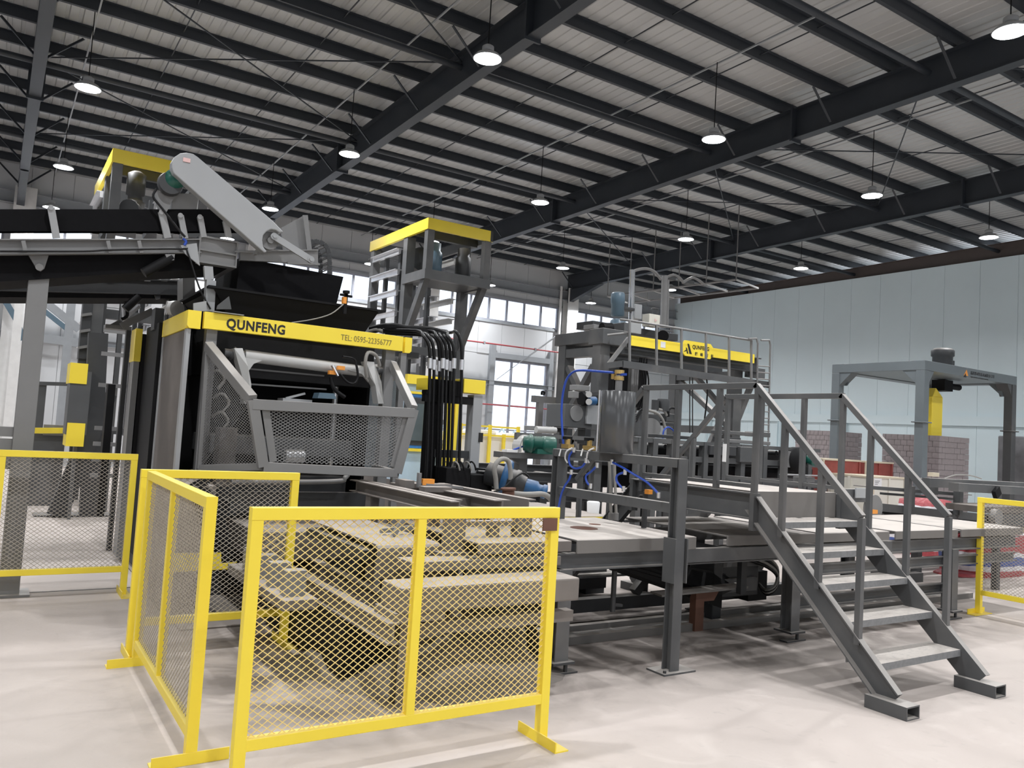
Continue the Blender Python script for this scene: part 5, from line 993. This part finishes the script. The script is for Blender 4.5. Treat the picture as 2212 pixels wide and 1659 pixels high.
B().cyl(nn(1405, 925, -.02), nn(1405, 925, -.06), .16, 24).obj('round_cover', 'steelmid', mg)
B().tube([nn(1400, 886, -.1), nn(1420, 893, -.1), nn(1432, 908, -.1), nn(1436, 925, -.1)], .022, 8).tube([nn(1422, 884, -.05), nn(1435, 888, -.05), nn(1440, 898, -.05)], .022, 8).obj('hose', 'greyhose', mg)
B().tube([nn(1444, 900, -.05), nn(1444, 885, -.05), nn(1453, 881, -.05), nn(1461, 886, -.05), nn(1462, 902, -.05)], .022, 8).obj('hose', 'hose', mg)
B().tube([nn(1432, 947, -.2), nn(1434, 930, -.2), nn(1444, 923, -.2), nn(1456, 932, -.2), nn(1460, 945, -.2)], .013, 8).obj('blue_hose', 'blue', mg)
for k in range(3): B().tube([nn(1374, 900+6*k, -.1), nn(1385, 884+4*k, -.1), nn(1398, 884+5*k, -.1)], .012, 6).obj('thin_hose', 'hose', mg)
nb(1383, 1460, 945, 952, 'steeldark', 'base', .5); 
for px in (1388, 1450): p = nn(px, 960); B().box(p.x, p.x+.1, YN+.1, YN+.2, 0, nn(px, 952).z).obj('leg', 'steeldark', mg)
# ---------------------------------------------------------------- right pallet transfer line
rl = thing('pallet_transfer', 'grey pallet transfer conveyor with slotted beams beside the right barrier', 'conveyor', (10.5, 6.3, 0)); YR = 6.0
r_ = lambda px, py, dy=0: Y_(px, py, YR+dy)
def rb(px0, px1, py0, py1, m, n, d=.1, dy=0): a_ = r_(px0, py0, dy); b_ = r_(px1, py1, dy); return B().box(a_.x, b_.x, YR+dy, YR+dy+d, min(a_.z, b_.z), max(a_.z, b_.z)).obj(n, m, rl, .004)
def rbar(p, q, w_, h_, m, n, dy=0): return B().bar(r_(*p, dy), r_(*q, dy), w_, h_).obj(n, m, rl)
rbar((1885, 1094), (2120, 1118), .10, .10, 'steel', 'main_beam'); rbar((1885, 1094), (2120, 1118), .10, .10, 'steel', 'rear_beam', .8)
rbar((1880, 1053), (2062, 1067), .06, .045, 'steel', 'upper_beam'); rbar((1905, 1066), (2062, 1078), .06, .03, 'steeldark', 'lower_beam', .1)
rbar((1880, 1052), (2062, 1066), .5, .012, 'plate', 'top_plate', .35)
rbar((2000, 1042), (2240, 1052), .10, .11, 'steel', 'slotted_beam', -.5); rbar((2000, 1035), (2240, 1046), .30, .012, 'plate', 'beam_plate', -.38)
rbar((2060, 1052), (2240, 1062), .12, .10, 'steel', 'slotted_beam', -.9); rbar((2150, 1056), (2155, 1072), .05, .12, 'blackmat', 'slot_end', -.98)
for px, t0, t1 in ((1965, 1050, 1105), (2015, 1048, 1068), (2070, 1046, 1112)):
    p = r_(px, t0, -.1); q = r_(px, t1, -.1); B().box(p.x-.045, p.x+.045, YR-.15, YR-.06, q.z, p.z).lathe([(.035, 0), (.004, -.05)], (p.x, YR-.1, q.z), n=8).obj('stop_post', 'steel', rl)
rb(1955, 2110, 1110, 1128, 'blackmat', 'black_infill', .5, .1)  # black box filling the dark strip below the main beam
for px in (1905, 1990, 2060, 2105): p = r_(px, 1110, .1); B().box(p.x-.05, p.x+.05, YR+.1, YR+.2, 0, p.z).obj('leg', 'steeldark', rl)
rb(1812, 1880, 1056, 1085, 'steel', 'side_plate', .06, -.3); rb(1850, 1870, 1054, 1076, 'steellight', 'white_plate', .02, -.34)
c_ = r_(1890, 1098, -.3); B().cyl(c_, c_+V((0, .05, 0)), .16, 24).obj('disc', 'steelmid', rl)
c_ = r_(1842, 1094, -.36); B().cyl(c_, c_+V((0, .12, 0)), .07, 16).obj('bearing', 'silver', rl)
p = r_(1890, 1106, -.36); B().box(p.x-.06, p.x+.04, YR-.37, YR-.3, p.z-.02, p.z+.025).obj('sensor', 'orange', rl)
p = r_(2020, 1026, -.4); B().box(p.x-.08, p.x+.06, YR-.42, YR-.35, p.z-.02, p.z+.03).obj('sensor', 'wood', rl)
B().tube([r_(2040, 1034, -.4), r_(2065, 1026, -.4), r_(2095, 1027, -.4), r_(2120, 1034, -.4)], .008, 6).obj('cable', 'greyhose', rl)
rb(2130, 2240, 1095, 1108, 'dusty', 'roll_bed', .5, -.9); rb(2125, 2240, 1112, 1135, 'steel', 'bed_side', .06, -.9); c_ = r_(2158, 1118, -1.0); B().cyl(c_, c_+V((0, .08, 0)), .10, 20).obj('end_roll', 'steelmid', rl)
for px in (2150, 2225): p = r_(px, 1130, -.8); B().box(p.x-.04, p.x+.04, YR-.85, YR-.78, 0, p.z).obj('leg', 'steeldark', rl)
# striped tarps
def stripes():
    m = bpy.data.materials.new('striped tarp'); m.use_nodes = True; nt = m.node_tree; N = nt.nodes; L = nt.links; b = N['Principled BSDF']
    tc = N.new('ShaderNodeTexCoord'); sp_ = N.new('ShaderNodeSeparateXYZ'); L.new(tc.outputs['Object'], sp_.inputs[0])
    no = N.new('ShaderNodeTexNoise'); no.inputs['Scale'].default_value = 3; L.new(tc.outputs['Object'], no.inputs['Vector'])
    ma = N.new('ShaderNodeMath'); ma.operation = 'MULTIPLY_ADD'; ma.inputs[1].default_value = .10; L.new(no.outputs[0], ma.inputs[0]); L.new(sp_.outputs[2], ma.inputs[2])
    m2 = N.new('ShaderNodeMath'); m2.operation = 'MULTIPLY'; m2.inputs[1].default_value = 2.1; L.new(ma.outputs[0], m2.inputs[0])
    fr_ = N.new('ShaderNodeMath'); fr_.operation = 'FRACT'; L.new(m2.outputs[0], fr_.inputs[0])
    cr = N.new('ShaderNodeValToRGB'); cr.color_ramp.interpolation = 'CONSTANT'; e = cr.color_ramp.elements
    e[0].position = 0; e[0].color = (.40, .07, .08, 1); e[1].position = .27; e[1].color = (.72, .70, .72, 1)
    for pos, c in ((.42, (.07, .11, .32, 1)), (.68, (.72, .70, .72, 1)), (.80, (.40, .07, .08, 1))): x = e.new(pos); x.color = c
    L.new(fr_.outputs[0], cr.inputs[0]); L.new(cr.outputs[0], b.inputs['Base Color']); b.inputs['Roughness'].default_value = .45
    n2 = N.new('ShaderNodeTexNoise'); n2.inputs['Scale'].default_value = 12; L.new(tc.outputs['Object'], n2.inputs['Vector']); bp = N.new('ShaderNodeBump'); bp.inputs['Strength'].default_value = .5; bp.inputs['Distance'].default_value = .05; L.new(n2.outputs[0], bp.inputs['Height']); L.new(bp.outputs[0], b.inputs['Normal'])
    return m
M['tarp'] = stripes()
def lump(lab, c, sx, sy, sz, seed, name='striped_tarp'):
    rnd = random.Random(seed); n, k = 18, 7; vs = []; fs = []
    prf = [(1.0, 0), (1.03, .18), (1.02, .45), (.97, .75), (.88, .93), (.55, 1.0), (.0, 1.02)]
    for j, (r, z) in enumerate(prf):
        for i in range(n):
            t = 2*math.pi*i/n; q = (abs(math.cos(t))**4+abs(math.sin(t))**4)**-.25*(1+rnd.uniform(-.05, .05))
            vs.append((c[0]+sx*r*q*math.cos(t), c[1]+sy*r*q*math.sin(t), z*sz*(1+rnd.uniform(-.04, .04))))
    for j in range(k-1):
        for i in range(n): fs.append((j*n+i, j*n+(i+1) % n, (j+1)*n+(i+1) % n, (j+1)*n+i))
    o = B().add(vs, fs, True).add(vs[:n], [tuple(range(n-1, -1, -1))]).obj(name, 'tarp'); recentre(o); return tag(o, lab, 'tarp', 'striped woven tarps')
def flo(px, py): p = Z_(px, py, 0); return p.x, p.y
x, y = flo(2170, 1246); lump('bulky red, white and blue striped tarp bundle behind the right barrier', (x+.3, y+.35), .85, .42, .58, 1)
x, y = flo(2100, 1242); lump('flat striped tarp spread on the floor by the barrier post', (x, y+.1), .5, .25, .05, 2)
x, y = flo(2020, 1225); lump('striped tarp bundle seen between the stair treads and table rails', (x+1.2, y+1.5), .6, .4, .6, 3)
lump('small striped tarp heap glimpsed under the slotted beams', (13.4, 7.6), .5, .35, .93, 4)
# ---------------------------------------------------------------- wrapping portal
M['portal'] = mat('blue grey portal paint', (.15, .175, .19), .4, vary=.08, scale=3, dust=.2)
po = thing('wrapping_portal', 'grey four-legged wrapping portal with a printed crossbeam', 'portal', (17.8, 10.2, 0))
xa, xb = 16.0, Y_(2197, 812, 9.16).x; ya, yb = 9.16, 11.33; zt = 3.61; lw = .19
for X in (xa, xb-lw):
    for y in (ya, yb-lw): B().box(X, X+lw, y, y+lw, 0, zt-.2).box(X-.05, X+lw+.05, y-.05, y+lw+.05, 2.32, 2.345).obj('leg', 'portal' if X == xa else 'steel', po, .01)
bw = .20
for y in (ya, yb-.3): pb_ = B().box(xa, xb, y, y+.3, zt-bw, zt).obj('cross_beam', 'portal' , po, .008); beam0 = pb_ if y == ya else beam0
for X in (xa, xb-.3): B().box(X, X+.3, ya+.28, yb-.28, zt-bw, zt-.005).obj('side_beam', 'portal', po, .008)
B().box(xa+.25, xb-.25, ya+.25, yb-.25, zt-bw+.02, zt-bw+.08).obj('deck', 'portal', po)
for y in (ya+.02, yb-.28):
    B().prism([(xa+lw, y, zt-bw), (xa+lw, y, zt-bw-.28), (xa+lw+.2, y, zt-bw)], (0, .26, 0)).obj('knee_plate', 'portal', po); B().prism([(xb-lw, y, zt-bw), (xb-lw, y, zt-bw-.28), (xb-lw-.2, y, zt-bw)], (0, .26, 0)).obj('knee_plate', 'steel', po)
for X in (xa+.02, xb-.28):
    B().prism([(X, ya+lw, zt-bw), (X, ya+lw, zt-bw-.28), (X, ya+lw+.3, zt-bw)], (.26, 0, 0)).obj('knee_plate', 'portal', po); B().prism([(X, yb-lw, zt-bw), (X, yb-lw, zt-bw-.28), (X, yb-lw-.3, zt-bw)], (.26, 0, 0)).obj('knee_plate', 'portal', po)
qx = Y_(2082, 798, ya).x
B().prism([(qx, ya-.002, zt-.18), (qx+.18, ya-.002, zt-.18), (qx+.11, ya-.002, zt-.05)], (0, -.003, 0)).obj('emblem', 'orange', beam0); B().prism([(qx-.02, ya-.006, zt-.22), (qx+.10, ya-.006, zt-.22), (qx+.06, ya-.006, zt-.13)], (0, -.003, 0)).obj('emblem_mark', 'black', beam0)
text('福建群峰智能机械股份公司', (qx+.27, ya-.003, zt-.13), .085, 'steeldark', beam0); text('FUJIAN QUNFENG INTELLIGENT MACHINE', (qx+.27, ya-.003, zt-.20), .04, 'steeldark', beam0)
pm = B(); q = Y_(2036, 778, 9.8); pm.lathe([(.21, 0), (.21, .28), (.24, .30), (.24, .42), (.18, .47), (.02, .48)], (q.x, 9.8, zt), n=20).box(q.x+.18, q.x+.32, 9.7, 9.9, zt, zt+.22); pm.obj('top_motor', 'steeldark', po)
q = Y_(2036, 845, 10.0); B().box(q.x-.1, q.x+.25, 9.9, 10.2, zt-bw-.25, zt-bw).cyl((q.x+.2, 10, zt-bw-.12), (q.x+.7, 10, zt-bw-.12), .07, 12).obj('slew_head', 'blackmat', po)
ym = B(); x0, x1 = Y_(2014, 850, 9.95).x, Y_(2037, 850, 9.95).x
ym.box(x0, x1, 9.95, 10.3, 1.75, 3.0).prism([(x0+.02, 9.95, 3.0), (x1, 9.95, 3.0), (x0+.15, 9.95, 3.2)], (0, .3, 0)).box(x1, x1+.05, 10.0, 10.2, 2.5, 2.62); my = ym.obj('film_mast', 'yellow', po, .01); plab(my, 'yellow hanging film mast')
# ---------------------------------------------------------------- brick stacks
def stack(lab, cx_, cy_, wx, wy, ztop, rows, nx, ny, wrapped=False):
    t = thing('brick_stack', lab, 'brick stack', (cx_+wx/2, cy_+wy/2, 0), 'stacks of grey paving bricks')
    B().box(cx_+.06, cx_+wx-.06, cy_+.06, cy_+wy-.06, .12, ztop-.02).obj('core', 'brickgrey', t)
    pal = B().box(cx_, cx_+wx, cy_, cy_+wy, .09, .12)
    for k in range(3): pal.box(cx_+k*(wx-.1)/2, cx_+k*(wx-.1)/2+.1, cy_, cy_+wy, 0, .09)
    pal.obj('pallet', 'wood', t)
    if wrapped:
        B().box(cx_-.012, cx_+wx+.012, cy_-.012, cy_+wy+.012, .1, ztop+.01).obj('film_wrap', 'film', t, .03); return t
    rh = (ztop-.12)/rows; bx0 = bx1 = None
    for r in range(rows):
        z = .12+rh*r; off = .5*(r % 2)
        for k in range(nx+(1 if off else 0)):
            a_ = max(0, (k-off)/nx); b_ = min(1, (k+1-off)/nx)
            if bx0 is None: bx0 = B().box(cx_+.004, cx_+wx/nx-.004, cy_, cy_+.1, .12+.003, .12+rh-.003).obj('brick', 'brickgrey', t); o = bx0
            else: o = bx0.copy(); C.objects.link(o)
            sc_x = (b_-a_)*nx; ox = bx0.data.vertices[0].co.x
            o.scale.x = sc_x; o.location = (a_*wx-ox*(sc_x-1)+cx_*0, random.uniform(-.006, .006), rh*r)
            # keep the scaled brick's left edge on its joint
            o.location.x = (cx_-LOC[t.name].x+.004)+a_*wx-ox*sc_x
        for k in range(ny+(1 if off else 0)):
            a_ = max(0, (k-off)/ny); b_ = min(1, (k+1-off)/ny)
            if bx1 is None: bx1 = B().box(cx_, cx_+.1, cy_+.004, cy_+wy/ny-.004, .12+.003, .12+rh-.003).obj('brick', 'brickgrey', t); o = bx1
            else: o = bx1.copy(); C.objects.link(o)
            sc_y = (b_-a_)*ny; oy = bx1.data.vertices[0].co.y; o.scale.y = sc_y
            o.location = (random.uniform(-.006, .006), (cy_-LOC[t.name].y+.004)+a_*wy-oy*sc_y, rh*r)
    return t
c = X_(2029, 941, 17.3); e = Y_(2094, 945, c.y); f_ = X_(1907, 933, 17.3)
stack('grey brick stack standing under the wrapping portal', c.x, c.y, e.x-c.x, f_.y-c.y, c.z, 16, 5, 9)
c = Y_(1800, 931, 13.2); e = Y_(1862, 934, 13.2); f_ = X_(1719, 925, c.x)
stack('grey brick stack behind the red crate, left of the portal', c.x, c.y, e.x-c.x, min(f_.y-c.y, 2.2), c.z, 16, 5, 9)
c = Y_(2157, 942, 9.9)
stack('film-wrapped grey brick stack at the right of the portal', 20.6, X_(2157, 942, 20.6).y-1.6, 1.6, 1.6, X_(2157, 942, 20.6).z, 16, 5, 5, True)
# ---------------------------------------------------------------- crates
def crate(lab, px0, px1, py0, Yp, d, m, cat='crate', name='wooden_crate', ribs=2, ztop=None):
    a_ = Y_(px0, py0, Yp); b_ = Y_(px1, py0, Yp); z = ztop or a_.z
    t = thing(name, lab, cat, ((a_.x+b_.x)/2, Yp+d/2, 0))
    B().box(a_.x, b_.x, Yp, Yp+d, 0, z-.03).obj('side_boards', m, t); B().box(a_.x-.02, b_.x+.02, Yp-.02, Yp+d+.02, z-.03, z).obj('lid', 'wood', t)
    for k in range(ribs+1): x = a_.x+(b_.x-a_.x-.05)*k/ribs; B().box(x, x+.05, Yp-.02, Yp, 0, z-.03).obj('batten', m if k else 'wood', t)
    for k in range(3): B().box(a_.x-.02, a_.x, Yp+k*(d-.06)/2, Yp+k*(d-.06)/2+.06, 0, z-.03).obj('batten', m, t)
    return t
k1 = crate('dark red wooden crate with pale lid beside the stair railing', 1776, 1858, 990, 9.5, 1.2, 'redcrate')
k2 = crate('smaller red wooden crate behind the dark red one', 1868, 1928, 996, 9.75, 1.0, 'redcrate')
k3 = crate('cream box with a printed label behind the stair handrail', 1884, 1955, 1029, 8.6, .9, 'creambox', 'box', 'cream_box', 2)
q = Y_(1894, 1036, 8.57); lb = B().box(q.x-.08, q.x+.16, 8.574, 8.58, q.z-.13, q.z+.02).obj('paper_label', 'paper', k3)
for j in range(3): B().box(q.x-.05, q.x+.10-.03*j, 8.572, 8.574, q.z-.03-.03*j, q.z-.022-.03*j).obj('printed_line', 'steel', lb)
q = Y_(1866, 998, 9.79); B().box(q.x-.03, q.x+.05, 9.76, 9.79, q.z-.03, q.z+.02).obj('tag', 'paper', k1)
ovr = thing('overhead_rail', 'thin grey rail hung on rods under the roof beyond the gantry', 'rail', (16.5, 20, 7)); LOC[ovr.name] = ovr.location.copy()
pa_, pb_ = X_(1312, 640, 16.5), X_(1590, 604, 16.5)
B().tube([pa_, pb_], .028, 8, 0).obj('rail', 'steelmid', ovr); B().tube([pa_+V((.9, 0, -.1)), pb_+V((.9, 0, -.1))], .028, 8, 0).obj('rail', 'steelmid', ovr)
for k in range(6):
    q = pa_+(pb_-pa_)*(k/5); B().cyl(q, (q.x, q.y, zroof(q.y)+.03), .016, 6).obj('hanger', 'steelmid', ovr); B().bar(q, q+V((.9, 0, -.1)), .04, .04).obj('cross_arm', 'silver', ovr)
# ---------------------------------------------------------------- far left wall bits
wbx = thing('wall_truss', 'blue grey diagonal bracing against the far left wall', 'bracing', (-2.5, YF-.4, 0)); Yw_ = YF-.75
for p_, q_, w_ in (((5, 640), (35, 690), .14), ((35, 690), (50, 735), .14), ((90, 730), (175, 742), .22), ((95, 650), (172, 712), .2), ((96, 672), (150, 715), .12)): B().bar(Y_(*p_, Yw_), Y_(*q_, Yw_), .08, w_, (0, 0, 1)).obj('brace', 'bluegrey' if w_ < .2 else 'girt', wbx)
for px in (38, 150): q = Y_(px, 700, Yw_); B().box(q.x-.1, q.x+.1, Yw_-.04, Yw_+.04, 0, 6).obj('post', 'white' if px < 100 else 'girt', wbx)
# ---------------------------------------------------------------- lettering as plain meshes
for o in [x for x in bpy.data.objects if x.type == 'FONT']:
    me = bpy.data.meshes.new_from_object(o); n = bpy.data.objects.new('lettering', me); C.objects.link(n)
    n.parent = o.parent; n.location = o.location; n.rotation_euler = o.rotation_euler; n.scale = o.scale
    if not me.materials: me.materials.append(o.data.materials[0])
    bpy.data.objects.remove(o)
